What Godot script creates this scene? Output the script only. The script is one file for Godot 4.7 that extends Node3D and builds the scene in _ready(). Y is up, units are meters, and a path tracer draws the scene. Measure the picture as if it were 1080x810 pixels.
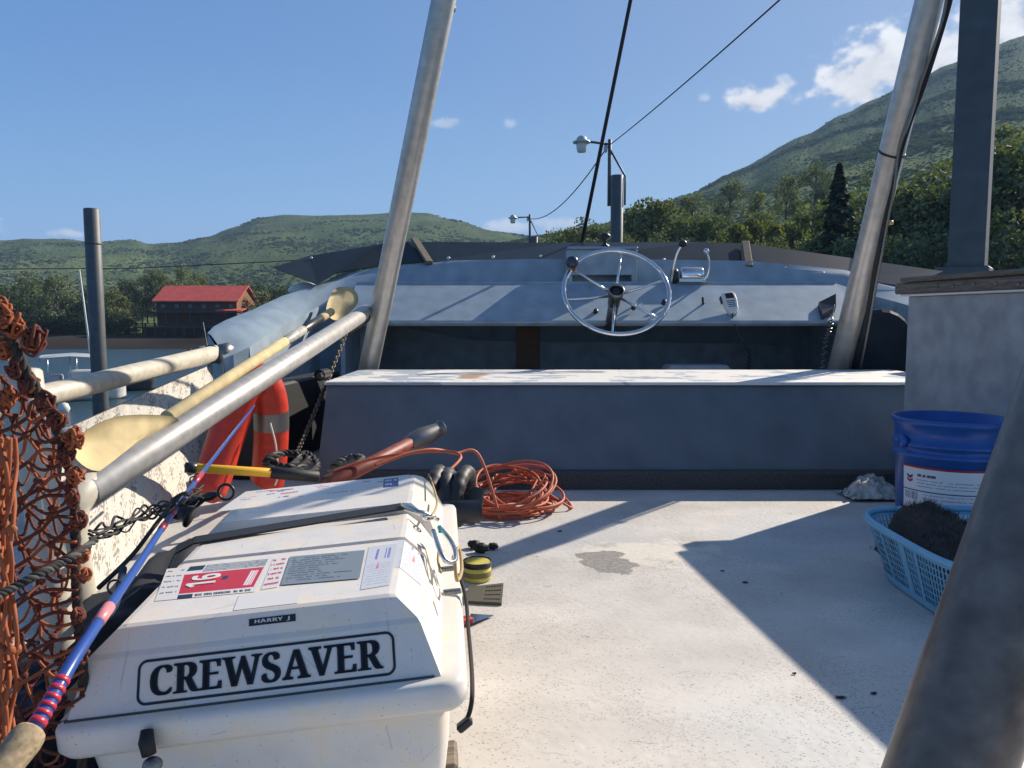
extends Node3D
# Flying bridge of a moored workboat: view forward over a life-raft canister to the helm, harbour and hills behind.

const EYE := Vector3(0, 0.68, 0)
const FOCAL := 820.0
const PITCH := 0.08758
const WATER := -4.3
var rng := RandomNumberGenerator.new()
var used := {}
var M := {}
var TX := {}

# ---------- pixel -> point (the distance always comes from a deck, wall or usual size) ----------
func ray(px: float, py: float) -> Vector3:
	var a := Vector3((px - 540.0) / FOCAL, -(py - 405.0) / FOCAL, -1.0)
	var c := cos(PITCH)
	var s := sin(PITCH)
	return Vector3(a.x, a.y * c + a.z * s, -a.y * s + a.z * c)
func P(px: float, py: float, d: float) -> Vector3:
	var r := ray(px, py)
	return EYE + r * (-d / r.z)
func G(px: float, py: float, h := 0.0) -> Vector3:
	var r := ray(px, py)
	return EYE + r * ((h - EYE.y) / r.y)

# ---------- naming ----------
func numbered(n: String) -> String:
	if not used.has(n):
		used[n] = 0
		return n
	used[n] += 1
	return "%s_%03d" % [n, used[n]]
func thing(called: String, label: String, category: String, at := Vector3.ZERO, group := "") -> Node3D:
	var o := Node3D.new()
	o.name = numbered(called)
	add_child(o, true)
	o.position = at
	o.set_meta("label", label)
	o.set_meta("category", category)
	if group != "":
		o.set_meta("group", group)
	return o
func fin(st: SurfaceTool, tang := false) -> ArrayMesh:
	st.generate_normals()
	if tang:
		st.generate_tangents()
	return st.commit()
# a mesh whose vertices are in world axes, hung under a thing that stands at its base
func part(parent: Node3D, called: String, st, m: Material, label := "") -> MeshInstance3D:
	var o := MeshInstance3D.new()
	o.name = called
	o.mesh = st if st is Mesh else fin(st)
	o.material_override = m
	parent.add_child(o, true)
	if parent != self and not (parent is MeshInstance3D) and parent.has_meta("world"):
		o.transform = parent.transform.affine_inverse()
	if label != "":
		o.set_meta("label", label)
	return o
# thing whose parts are given in world coordinates
func wthing(called: String, label: String, category: String, at: Vector3, group := "") -> Node3D:
	var o := thing(called, label, category, at, group)
	o.set_meta("world", true)
	return o
func solo(called: String, st, m: Material, label: String, category: String, group := "") -> MeshInstance3D:
	var o := MeshInstance3D.new()
	o.name = numbered(called)
	o.mesh = st if st is Mesh else fin(st)
	o.material_override = m
	add_child(o, true)
	o.set_meta("label", label)
	o.set_meta("category", category)
	if group != "":
		o.set_meta("group", group)
	return o
func structure(called: String, st, m: Material) -> MeshInstance3D:
	var o := MeshInstance3D.new()
	o.name = called
	o.mesh = st if st is Mesh else fin(st)
	o.material_override = m
	o.set_meta("kind", "structure")
	add_child(o, true)
	return o

# ---------- mesh helpers ----------
func mb(smooth := false) -> SurfaceTool:
	var st := SurfaceTool.new()
	st.begin(Mesh.PRIMITIVE_TRIANGLES)
	st.set_smooth_group(0 if smooth else -1)
	return st
func tri(st: SurfaceTool, a: Vector3, b: Vector3, c: Vector3) -> void:
	st.add_vertex(a); st.add_vertex(b); st.add_vertex(c)
func quad(st: SurfaceTool, a: Vector3, b: Vector3, c: Vector3, d: Vector3) -> void:
	tri(st, a, b, c)
	tri(st, a, c, d)
func quad_uv(st: SurfaceTool, a: Vector3, b: Vector3, c: Vector3, d: Vector3, r := Rect2(0, 0, 1, 1)) -> void:
	var u := [Vector2(r.position.x, r.position.y), Vector2(r.end.x, r.position.y), r.end, Vector2(r.position.x, r.end.y)]
	var v := [a, b, c, d]
	for k in [0, 1, 2, 0, 2, 3]:
		st.set_uv(u[k])
		st.add_vertex(v[k])
# convex or simple polygon (x,y) extruded along z by depth about the frame xf, ends chamfered
func prism(st: SurfaceTool, poly: PackedVector2Array, depth: float, xf: Transform3D, ch := 0.0) -> void:
	var pl := poly
	if Geometry2D.is_polygon_clockwise(pl):
		pl = pl.duplicate()
		pl.reverse()
	var n := pl.size()
	var inner := pl
	if ch > 0.0:
		var off := Geometry2D.offset_polygon(pl, -ch, Geometry2D.JOIN_MITER)
		if off.size() == 1 and off[0].size() == n:
			var best := 0
			var bd := 1e9
			for k in n:
				var dd: float = off[0][k].distance_to(pl[0])
				if dd < bd:
					bd = dd
					best = k
			inner = PackedVector2Array()
			for k in n:
				inner.append(off[0][(best + k) % n])
			if Geometry2D.is_polygon_clockwise(inner):
				inner = pl
				ch = 0.0
		else:
			ch = 0.0
	var h := depth / 2.0
	var rings := []
	for e in ([[-h, inner], [-h + ch, pl], [h - ch, pl], [h, inner]] if ch > 0.0 else [[-h, pl], [h, pl]]):
		var rg := PackedVector3Array()
		for q in e[1]:
			rg.append(xf * Vector3(q.x, q.y, e[0]))
		rings.append(rg)
	for r in rings.size() - 1:
		for k in n:
			var j := (k + 1) % n
			quad(st, rings[r][k], rings[r + 1][k], rings[r + 1][j], rings[r][j])
	var ix := Geometry2D.triangulate_polygon(inner)
	for t in range(0, ix.size(), 3):
		var a := ix[t]
		var b := ix[t + 1]
		var c := ix[t + 2]
		if (inner[b] - inner[a]).cross(inner[c] - inner[a]) < 0.0:
			var sw := b
			b = c
			c = sw
		tri(st, rings[0][a], rings[0][b], rings[0][c])
		tri(st, rings[-1][a], rings[-1][c], rings[-1][b])
func rect(w: float, h: float, ch := 0.0) -> PackedVector2Array:
	var x := w / 2.0
	var y := h / 2.0
	if ch <= 0.0:
		return PackedVector2Array([Vector2(-x, -y), Vector2(x, -y), Vector2(x, y), Vector2(-x, y)])
	return PackedVector2Array([Vector2(-x + ch, -y), Vector2(x - ch, -y), Vector2(x, -y + ch), Vector2(x, y - ch), Vector2(x - ch, y), Vector2(-x + ch, y), Vector2(-x, y - ch), Vector2(-x, -y + ch)])
func box(st: SurfaceTool, xf: Transform3D, s: Vector3, ch := 0.0) -> void:
	prism(st, rect(s.x, s.y, ch), s.z, xf, ch)
func at(p: Vector3, b := Basis()) -> Transform3D:
	return Transform3D(b, p)
# frame with z along d
func along(d: Vector3, up := Vector3.UP) -> Basis:
	var z := d.normalized()
	if absf(z.dot(up)) > 0.98:
		up = Vector3.RIGHT
	var x := up.cross(z).normalized()
	return Basis(x, z.cross(x), z)
func beam(st: SurfaceTool, a: Vector3, b: Vector3, w: float, h: float, ch := 0.0, up := Vector3.UP) -> void:
	box(st, Transform3D(along(b - a, up), (a + b) / 2.0), Vector3(w, h, a.distance_to(b)), ch)
func tube(st: SurfaceTool, pts: PackedVector3Array, rad, sides := 12, caps := true, closed := false) -> void:
	var n := pts.size()
	var rings := []
	var up := Vector3.ZERO
	for k in n:
		var d: Vector3
		if closed:
			d = pts[(k + 1) % n] - pts[(k - 1 + n) % n]
		else:
			d = pts[mini(k + 1, n - 1)] - pts[maxi(k - 1, 0)]
		d = d.normalized()
		if up == Vector3.ZERO:
			up = Vector3.UP if absf(d.y) < 0.9 else Vector3.RIGHT
		var x := up.cross(d).normalized()
		if x.length() < 0.5:
			x = d.cross(Vector3.RIGHT).normalized()
		var y := d.cross(x)
		up = y
		var r: float = rad[k] if rad is Array or rad is PackedFloat32Array else rad
		var rg := PackedVector3Array()
		for s in sides:
			var a := TAU * s / sides
			rg.append(pts[k] + (x * cos(a) + y * sin(a)) * r)
		rings.append(rg)
	for k in (n if closed else n - 1):
		var p0: PackedVector3Array = rings[k]
		var p1: PackedVector3Array = rings[(k + 1) % n]
		for s in sides:
			var t := (s + 1) % sides
			quad(st, p0[s], p1[s], p1[t], p0[t])
	if caps and not closed:
		for s in sides:
			var t := (s + 1) % sides
			tri(st, pts[0], rings[0][s], rings[0][t])
			tri(st, pts[n - 1], rings[n - 1][t], rings[n - 1][s])
func pipe(a: Vector3, b: Vector3, r: float, sides := 20, r2 := -1.0) -> SurfaceTool:
	var st := mb(true)
	if r2 < 0.0:
		r2 = r
	var d := (b - a).normalized()
	var c := minf(0.006, r * 0.15)
	tube(st, PackedVector3Array([a, a + d * c, b - d * c, b]), [r - c, r, r2, r2 - c], sides)
	return st
func lathe(st: SurfaceTool, prof: Array, segs: int, xf: Transform3D) -> void:
	for k in prof.size() - 1:
		for s in segs:
			var a := TAU * s / segs
			var b := TAU * (s + 1) / segs
			var p0: Vector2 = prof[k]
			var p1: Vector2 = prof[k + 1]
			var A := xf * Vector3(p0.x * cos(a), p0.y, p0.x * sin(a))
			var B := xf * Vector3(p0.x * cos(b), p0.y, p0.x * sin(b))
			var C := xf * Vector3(p1.x * cos(b), p1.y, p1.x * sin(b))
			var D := xf * Vector3(p1.x * cos(a), p1.y, p1.x * sin(a))
			if p0.x > 1e-6:
				tri(st, A, B, C)
			if p1.x > 1e-6:
				tri(st, A, C, D)
func loft(st: SurfaceTool, rows: Array) -> void:
	for k in rows.size() - 1:
		for j in rows[k].size() - 1:
			quad(st, rows[k][j], rows[k][j + 1], rows[k + 1][j + 1], rows[k + 1][j])
func spline(pts: Array, per := 8, closed := false) -> PackedVector3Array:
	var out := PackedVector3Array()
	var n := pts.size()
	for k in (n if closed else n - 1):
		var a: Vector3 = pts[(k - 1 + n) % n] if closed else pts[maxi(k - 1, 0)]
		var b: Vector3 = pts[k]
		var c: Vector3 = pts[(k + 1) % n]
		var d: Vector3 = pts[(k + 2) % n] if closed else pts[mini(k + 2, n - 1)]
		for s in per:
			out.append(b.cubic_interpolate(c, a, d, float(s) / per))
	if not closed:
		out.append(pts[n - 1])
	return out
func ico(st: SurfaceTool, xf: Transform3D, rough := 0.0, seed_ := 1, sub := 1) -> void:
	var t := (1.0 + sqrt(5.0)) / 2.0
	var v := [Vector3(-1, t, 0), Vector3(1, t, 0), Vector3(-1, -t, 0), Vector3(1, -t, 0), Vector3(0, -1, t), Vector3(0, 1, t), Vector3(0, -1, -t), Vector3(0, 1, -t), Vector3(t, 0, -1), Vector3(t, 0, 1), Vector3(-t, 0, -1), Vector3(-t, 0, 1)]
	var f := [[0, 11, 5], [0, 5, 1], [0, 1, 7], [0, 7, 10], [0, 10, 11], [1, 5, 9], [5, 11, 4], [11, 10, 2], [10, 7, 6], [7, 1, 8], [3, 9, 4], [3, 4, 2], [3, 2, 6], [3, 6, 8], [3, 8, 9], [4, 9, 5], [2, 4, 11], [6, 2, 10], [8, 6, 7], [9, 8, 1]]
	var tris := []
	for q in f:
		tris.append([v[q[0]].normalized(), v[q[1]].normalized(), v[q[2]].normalized()])
	for s in sub:
		var nx := []
		for q in tris:
			var ab: Vector3 = (q[0] + q[1]).normalized()
			var bc: Vector3 = (q[1] + q[2]).normalized()
			var ca: Vector3 = (q[2] + q[0]).normalized()
			nx.append_array([[q[0], ab, ca], [ab, q[1], bc], [ca, bc, q[2]], [ab, bc, ca]])
		tris = nx
	var nz := FastNoiseLite.new()
	nz.seed = seed_
	nz.frequency = 1.3
	for q in tris:
		var w := []
		for p in q:
			w.append(xf * (p * (1.0 + rough * nz.get_noise_3dv(p))))
		tri(st, w[0], w[2], w[1])

# ---------- materials ----------
func gray_noise(freq: float, seed_: int, size := 512, lo := 0.6, hi := 1.0, octaves := 5, power := 1.0) -> ImageTexture:
	var n := FastNoiseLite.new()
	n.noise_type = FastNoiseLite.TYPE_SIMPLEX_SMOOTH
	n.seed = seed_
	n.frequency = freq
	n.fractal_octaves = octaves
	var src := n.get_seamless_image(size, size)
	src.convert(Image.FORMAT_L8)
	var dat := src.get_data()
	for k in dat.size():
		dat[k] = int(255.0 * (lo + (hi - lo) * pow(dat[k] / 255.0, power)))
	var im := Image.create_from_data(size, size, false, Image.FORMAT_L8, dat)
	im.convert(Image.FORMAT_RGB8)
	return ImageTexture.create_from_image(im)
func lin(r: float, g: float, b: float) -> Color:
	return Color(r, g, b).linear_to_srgb()
func mat(key: String, c: Color, rough := 0.6, metal := 0.0, tex = null, scale := 1.0, relief = null, depth := 0.0) -> StandardMaterial3D:
	var m := StandardMaterial3D.new()
	m.resource_name = key
	m.albedo_color = c
	m.roughness = rough
	m.metallic = metal
	if tex != null:
		m.albedo_texture = tex
		m.uv1_triplanar = true
		m.uv1_scale = Vector3.ONE * scale
	if relief != null:
		m.heightmap_enabled = true
		m.heightmap_texture = relief
		m.heightmap_scale = depth
		m.uv1_triplanar = true
		m.uv1_scale = Vector3.ONE * scale
	M[key] = m
	return m

func _ready() -> void:
	rng.seed = 20240817
	light_and_camera()
	textures()
	materials()
	deck()
	land()
	coaming()
	bench()
	console()
	starboard_wall()
	masts()
	details()

func light_and_camera() -> void:
	var cam := Camera3D.new()
	cam.name = "camera"
	cam.position = EYE
	cam.rotation = Vector3(-PITCH, 0, 0)
	cam.fov = rad_to_deg(2.0 * atan(405.0 / FOCAL))
	cam.near = 0.05
	cam.far = 9000.0
	add_child(cam)
	cam.current = true
	var sun := DirectionalLight3D.new()
	sun.name = "sun"
	sun.light_energy = 1.6
	sun.light_color = Color(1.0, 0.955, 0.89)
	sun.light_angular_distance = 0.5
	sun.shadow_enabled = true
	add_child(sun)
	sun.look_at_from_position(Vector3.ZERO, Vector3(-1.27, -1.0, 1.06))
	var e := Environment.new()
	e.background_mode = Environment.BG_SKY
	e.tonemap_mode = Environment.TONE_MAPPER_LINEAR
	e.tonemap_exposure = 1.56
	e.sdfgi_enabled = true
	e.ssao_enabled = true
	e.ssil_enabled = true
	e.fog_enabled = true
	e.fog_mode = Environment.FOG_MODE_EXPONENTIAL
	e.fog_light_color = Color(0.62, 0.74, 0.9)
	e.fog_density = 0.00022
	var sm := PanoramaSkyMaterial.new()
	sm.panorama = sky_image()
	var sk := Sky.new()
	sk.sky_material = sm
	e.sky = sk
	var we := WorldEnvironment.new()
	we.name = "environment"
	we.environment = e
	add_child(we)

func sky_image() -> ImageTexture:
	var W := 4096
	var Hh := 2048
	var im := Image.create(W, Hh, false, Image.FORMAT_RGBF)
	var K := 1.0 / 1.52
	var low := Image.create(512, 256, false, Image.FORMAT_RGBF)
	var sd := Vector3(1.27, 1.0, -1.06).normalized()
	for y in 256:
		var el := (0.5 - (y + 0.5) / 256.0) * PI
		var d := rad_to_deg(maxf(el, 0.0))
		var base := Color(0.06, 0.285, 0.65).lerp(Color(0.038, 0.21, 0.57), clampf((d - 7.5) / 9.5, 0, 1))
		base = base.lerp(Color(0.022, 0.078, 0.215), clampf((d - 17.0) / 50.0, 0, 1))
		var hz := exp(-d / 8.0)
		for x in 512:
			var az := (x + 0.5) / 512.0 * TAU
			var dir := Vector3(sin(az) * cos(el), sin(el), -cos(az) * cos(el))
			var ang := rad_to_deg(dir.angle_to(sd))
			var g := exp(-ang / 34.0)
			var c := Color(base.r + 0.44 * g + 0.25 * hz * (1.0 + 3.2 * g), base.g + 0.40 * g + 0.27 * hz * (1.0 + 3.0 * g), base.b + 0.28 * g + 0.20 * hz * (1.0 + 3.0 * g))
			if el < 0.0:
				c = Color(0.2, 0.22, 0.23)
			low.set_pixel(x, y, Color(c.r * K, c.g * K, c.b * K))
	low.resize(W, Hh, Image.INTERPOLATE_BILINEAR)
	im = low
	# fair-weather clouds: where the photograph shows them, plus unseen ones added round the rest of the horizon to whiten the skylight
	var blobs := [[802, 103, 42, 14, 1.2], [826, 90, 18, 12, 0.9], [742, 103, 9, 5, 0.5], [906, 84, 42, 30, 1.35], [940, 64, 36, 32, 1.35], [992, 60, 46, 30, 1.1], [1064, 20, 34, 36, 1.25], [1095, 40, 44, 30, 1.15], [74, 247, 18, 5, 0.9], [536, 240, 26, 7, 0.75], [470, 131, 16, 6, 0.42], [537, 132, 6, 5, 0.4], [590, 236, 24, 8, 0.6], [1150, 60, 70, 40, 1.1], [-60, 235, 60, 12, 0.9]]
	var list := []
	for b in blobs:
		var r := ray(b[0], b[1]).normalized()
		list.append([atan2(r.x, -r.z), asin(r.y), b[2] / FOCAL * (1.0 - 0.25 * absf(r.x)), b[3] / FOCAL, b[4]])
	var rr := RandomNumberGenerator.new()
	rr.seed = 77
	for k in 56:
		var az := rr.randf_range(0.85, TAU - 0.85)
		list.append([az if az < PI else az - TAU, rr.randf_range(0.1, 0.34), rr.randf_range(0.03, 0.09), rr.randf_range(0.012, 0.03), rr.randf_range(0.7, 1.1)])
	var nz := FastNoiseLite.new()
	nz.seed = 5
	nz.frequency = 26.0
	nz.fractal_octaves = 6
	nz.fractal_gain = 0.6
	for b in list:
		var x0 := int((b[0] - b[2] * 2.4) / TAU * W + W / 2.0)
		var x1 := int((b[0] + b[2] * 2.4) / TAU * W + W / 2.0)
		var y0 := int((0.5 - (b[1] + b[3] * 2.4) / PI) * Hh)
		var y1 := int((0.5 - (b[1] - b[3] * 2.4) / PI) * Hh)
		for y in range(maxi(y0, 0), mini(y1, Hh / 2 - 1)):
			var el := (0.5 - (y + 0.5) / Hh) * PI
			for x in range(x0, x1):
				var az := (x + 0.5 - W / 2.0) / W * TAU
				var q := Vector2((az - b[0]) / b[2], (el - b[1]) / b[3])
				if q.y < 0.0:
					q.y *= 1.35
				var dir := Vector3(sin(az) * cos(el), sin(el) * 1.6, -cos(az) * cos(el))
				var n := nz.get_noise_3dv(dir)
				var n2 := nz.get_noise_3dv(dir * 0.45 + Vector3(7, 0, 3))
				var d: float = (1.5 - q.length()) * 0.8 + n * 0.8 + n2 * 0.55
				var a: float = smoothstep(0.28, 0.95, d) * b[4] * 0.88
				if a > 0.003:
					var xx := posmod(x - W / 2, W)
					var o := im.get_pixel(xx, y)
					var br := clampf(0.88 + 0.22 * n + 0.1 * q.y, 0.68, 1.0) * K * 1.04
					im.set_pixel(xx, y, o.lerp(Color(br * 0.97, br * 0.99, br * 1.03), clampf(a, 0, 1)))
	return ImageTexture.create_from_image(im)

func textures() -> void:
	TX.soft = gray_noise(0.012, 3, 512, 0.78, 1.0)
	TX.blotch = gray_noise(0.02, 9, 512, 0.55, 1.0)
	TX.fine = gray_noise(0.11, 4, 512, 0.5, 1.0)
	TX.speck = gray_noise(0.3, 8, 512, 0.0, 1.0, 3)
	TX.wave = gray_noise(0.03, 21, 512, 0.0, 1.0, 4)
	TX.alu = gray_noise(0.03, 14, 256, 0.8, 1.0)
	TX.drip = drip_texture()
	TX.dirt = dirt_texture()
	# weathered wood grain along u
	var n := FastNoiseLite.new()
	n.seed = 12
	n.frequency = 0.02
	n.fractal_octaves = 4
	var im := Image.create(256, 256, false, Image.FORMAT_RGB8)
	for y in 256:
		for x in 256:
			var v := 0.72 + 0.2 * n.get_noise_2d(x * 0.5, y * 9.0) + 0.16 * n.get_noise_2d(x * 2.0 + 900, y * 26.0)
			v = clampf(v, 0.2, 1.0)
			im.set_pixel(x, y, Color(v, v * 0.985, v * 0.965))
	TX.grain = ImageTexture.create_from_image(im)
	# streaked grey metal, along v
	im = Image.create(256, 256, false, Image.FORMAT_RGB8)
	for y in 256:
		for x in 256:
			var v := 0.8 + 0.14 * n.get_noise_2d(x * 8.0, y * 0.7) + 0.18 * n.get_noise_2d(x * 1.5 + 400, y * 1.5)
			v = clampf(v, 0.3, 1.0)
			im.set_pixel(x, y, Color(v, v, v))
	TX.streak = ImageTexture.create_from_image(im)

# faint vertical runs of old paint
func drip_texture() -> ImageTexture:
	var n := FastNoiseLite.new()
	n.seed = 44
	n.frequency = 0.03
	n.fractal_octaves = 4
	var im := Image.create(512, 256, false, Image.FORMAT_RGB8)
	for y in 256:
		for x in 512:
			var run := n.get_noise_2d(x * 3.0, y * 0.22)
			var v := 0.9 + 0.05 * n.get_noise_2d(x * 0.8 + 300, y * 0.8) - 0.09 * smoothstep(0.25, 0.6, run)
			im.set_pixel(x, y, Color(v, v, v))
	return ImageTexture.create_from_image(im)
# white plastic with specks of grime, scuffs and yellowed patches
func dirt_texture() -> ImageTexture:
	var n := FastNoiseLite.new()
	n.seed = 55
	n.frequency = 0.012
	n.fractal_octaves = 5
	var im := Image.create(512, 512, false, Image.FORMAT_RGB8)
	for y in 512:
		for x in 512:
			var a := n.get_noise_2d(x, y)
			var v := 0.96 + 0.05 * a
			var w := clampf(a * 1.4 - 0.12, 0.0, 0.25)
			im.set_pixel(x, y, Color(v, v * (1.0 - w * 0.08), v * (1.0 - w * 0.25)))
	var r := RandomNumberGenerator.new()
	r.seed = 19
	for k in 620:
		var x := r.randi_range(1, 508)
		var y := r.randi_range(1, 508)
		var d := r.randf_range(0.15, 0.7)
		var c := Color(0.96, 0.95, 0.93).lerp(Color(0.2, 0.17, 0.14), d)
		im.set_pixel(x, y, c)
		if r.randf() < 0.3:
			im.set_pixel(x + 1, y, c)
	for k in 22:
		var x := r.randf_range(20, 490)
		var y := r.randf_range(20, 490)
		var a := r.randf() * TAU
		for s in r.randi_range(8, 40):
			im.set_pixel(clampi(int(x + cos(a) * s), 0, 511), clampi(int(y + sin(a) * s), 0, 511), Color(0.74, 0.72, 0.69))
	return ImageTexture.create_from_image(im)

func materials() -> void:
	mat("boat_paint", lin(0.34, 0.43, 0.50), 0.42, 0.0, TX.soft, 0.9)
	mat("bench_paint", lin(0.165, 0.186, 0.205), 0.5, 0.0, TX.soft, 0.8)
	mat("wall_paint", lin(0.42, 0.43, 0.43), 0.6, 0.0, TX.soft, 1.3)
	mat("windscreen", lin(0.030, 0.042, 0.056), 0.38, 0.0, TX.soft, 0.7)
	M.windscreen.metallic_specular = 0.25
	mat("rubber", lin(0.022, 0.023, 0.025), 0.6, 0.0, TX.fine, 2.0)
	mat("black_plastic", lin(0.018, 0.018, 0.02), 0.38)
	mat("wood_grey", lin(0.33, 0.28, 0.22), 0.85, 0.0, TX.grain, 2.2)
	mat("wood_brown", lin(0.13, 0.075, 0.045), 0.7, 0.0, TX.grain, 2.2)
	mat("alu_tube", lin(0.70, 0.655, 0.59), 0.36, 0.5, TX.alu, 2.0)
	mat("grey_tube", lin(0.56, 0.54, 0.51), 0.42, 0.35, TX.soft, 3.0)
	mat("pale_tube", lin(0.66, 0.60, 0.48), 0.5, 0.0, TX.soft, 3.0)
	mat("chrome", lin(0.75, 0.75, 0.75), 0.09, 1.0)
	mat("steel", lin(0.55, 0.55, 0.54), 0.25, 1.0)
	mat("galv", lin(0.42, 0.42, 0.41), 0.45, 0.9, TX.fine, 6.0)
	mat("rusty_chain", lin(0.25, 0.21, 0.16), 0.6, 0.6, TX.fine, 9.0)
	mat("pile_steel", lin(0.125, 0.13, 0.135), 0.55, 0.1, TX.soft, 0.5)
	mat("white_plastic", lin(0.84, 0.785, 0.71), 0.32, 0.0, TX.dirt, 2.2)

func deck() -> void:
	var n := FastNoiseLite.new()
	n.seed = 31
	n.frequency = 0.02
	n.fractal_octaves = 5
	var S := 256
	var im := Image.create(S, S, false, Image.FORMAT_RGB8)
	for y in S:
		for x in S:
			var a := n.get_noise_2d(x, y * 1.6)
			var b := n.get_noise_2d(x * 3.1 + 500, y * 3.1)
			var w := n.get_noise_2d(x * 0.6 + 90, y * 0.6 + 700)
			var v := 0.55 + 0.10 * a + 0.07 * b
			var c := Color(v, v * (0.935 + 0.012 * w), v * (0.855 + 0.035 * w))
			c = c.lerp(Color(0.48, 0.52, 0.52), clampf(w * 1.6 - 0.1, 0.0, 0.3))
			im.set_pixel(x, y, c.linear_to_srgb())
	im.resize(2048, 2048, Image.INTERPOLATE_CUBIC)
	var S2 := 2048.0
	var r2 := RandomNumberGenerator.new()
	r2.seed = 404
	# worn-through grey patch and the paler filler beside it
	var patch := PackedVector2Array()
	for q in [[610, 583], [632, 580], [655, 582], [662, 585], [652, 588], [668, 594], [674, 598], [662, 606], [640, 605], [622, 600], [612, 594]]:
		var g := G(q[0], q[1])
		patch.append(Vector2((g.x + 1.4) / 3.2, (g.z + 3.2) / 3.2) * S2)
	var pale := G(690, 582)
	var pc := Vector2((pale.x + 1.4) / 3.2, (pale.z + 3.2) / 3.2) * S2
	for y in range(int(pc.y) - 170, int(pc.y) + 150):
		for x in range(int(pc.x) - 260, int(pc.x) + 240):
			var nn := n.get_noise_2d(x * 0.9, y * 0.9)
			var nf := n.get_noise_2d(x * 4.0, y * 4.0)
			var p := Vector2(x, y)
			var o := im.get_pixel(x, y)
			var dd := ((p - pc) / Vector2(150, 85)).length() + nn * 0.7
			var k := smoothstep(1.0, 0.55, dd) * 0.55
			o = o.lerp(Color(0.9, 0.86, 0.79), k)
			var wob := Vector2(nn, n.get_noise_2d(y * 0.9 + 70, x * 0.9)) * 14.0
			if Geometry2D.is_point_in_polygon(p + wob, patch):
				o = Color(0.50, 0.485, 0.46).lerp(Color(0.60, 0.58, 0.55), clampf(nf + 0.5, 0, 1))
			im.set_pixel(x, y, o)
	# grit: dark pits and pale grains of the non-skid paint
	for k in 120000:
		var x := r2.randi_range(0, 2046)
		var y := r2.randi_range(0, 2046)
		var o := im.get_pixel(x, y)
		if n.get_noise_2d(x * 0.12, y * 0.12) + r2.randf_range(-0.4, 0.5) > 0.0:
			im.set_pixel(x, y, o.darkened(r2.randf_range(0.15, 0.7)))
			if r2.randf() < 0.35:
				im.set_pixel(x + 1, y, o.darkened(r2.randf_range(0.1, 0.4)))
		else:
			im.set_pixel(x, y, o.lightened(r2.randf_range(0.1, 0.4)))
	# trodden-in grime: fine dark grains gathered in patches
	for k in 260000:
		var x := r2.randi_range(0, 2046)
		var y := r2.randi_range(0, 2046)
		var q := n.get_noise_2d(x * 0.16 + 3000, y * 0.22) + 0.5 * n.get_noise_2d(x * 0.7, y * 1.1 + 900)
		if q + r2.randf_range(-0.18, 0.18) > 0.16:
			var o := im.get_pixel(x, y)
			im.set_pixel(x, y, o.lerp(Color(0.46, 0.43, 0.38), r2.randf_range(0.25, 0.8)))
			im.set_pixel(x + 1, y, im.get_pixel(x + 1, y).lerp(Color(0.52, 0.49, 0.44), 0.3))
	# scuffs and short brush strokes
	for k in 420:
		var x := r2.randf_range(10, 2030)
		var y := r2.randf_range(10, 2030)
		var a := r2.randf_range(-0.5, 0.5)
		var ln := r2.randi_range(5, 34)
		var dk := r2.randf_range(0.05, 0.28)
		for s in ln:
			var xx := clampi(int(x + cos(a) * s), 0, 2047)
			var yy := clampi(int(y + sin(a) * s + sin(s * 0.4)), 0, 2047)
			im.set_pixel(xx, yy, im.get_pixel(xx, yy).darkened(dk))
	for k in 60:
		var x := r2.randi_range(200, 2000)
		var y := r2.randi_range(200, 2000)
		for s in r2.randi_range(6, 20):
			var xx := clampi(x + int(r2.randfn() * 4.0), 0, 2047)
			var yy := clampi(y + int(r2.randfn() * 2.5), 0, 2047)
			im.set_pixel(xx, yy, Color(0.22, 0.21, 0.2))
	var m := mat("deck_paint", Color.WHITE, 0.62)
	m.albedo_texture = ImageTexture.create_from_image(im)
	m.heightmap_enabled = true
	m.heightmap_texture = TX.speck
	m.heightmap_scale = 0.10
	var st := mb()
	var z0 := -5.95
	var z1 := 1.6
	var x0 := -1.75
	var x1 := 2.1
	quad_uv(st, Vector3(x0, 0, z0), Vector3(x1, 0, z0), Vector3(x1, 0, z1), Vector3(x0, 0, z1), Rect2((x0 + 1.4) / 3.2, (z0 + 3.2) / 3.2, (x1 - x0) / 3.2, (z1 - z0) / 3.2))
	var o := structure("deck", fin(st, true), m)
	# cabin sides under the deck, down to the water
	var h := mb()
	box(h, at(Vector3(0.15, -2.2, -2.2)), Vector3(3.84, 4.38, 7.5), 0.03)
	solo("boat_cabin", h, M.boat_paint, "blue grey cabin of the boat beneath the upper deck", "boat cabin")

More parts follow.
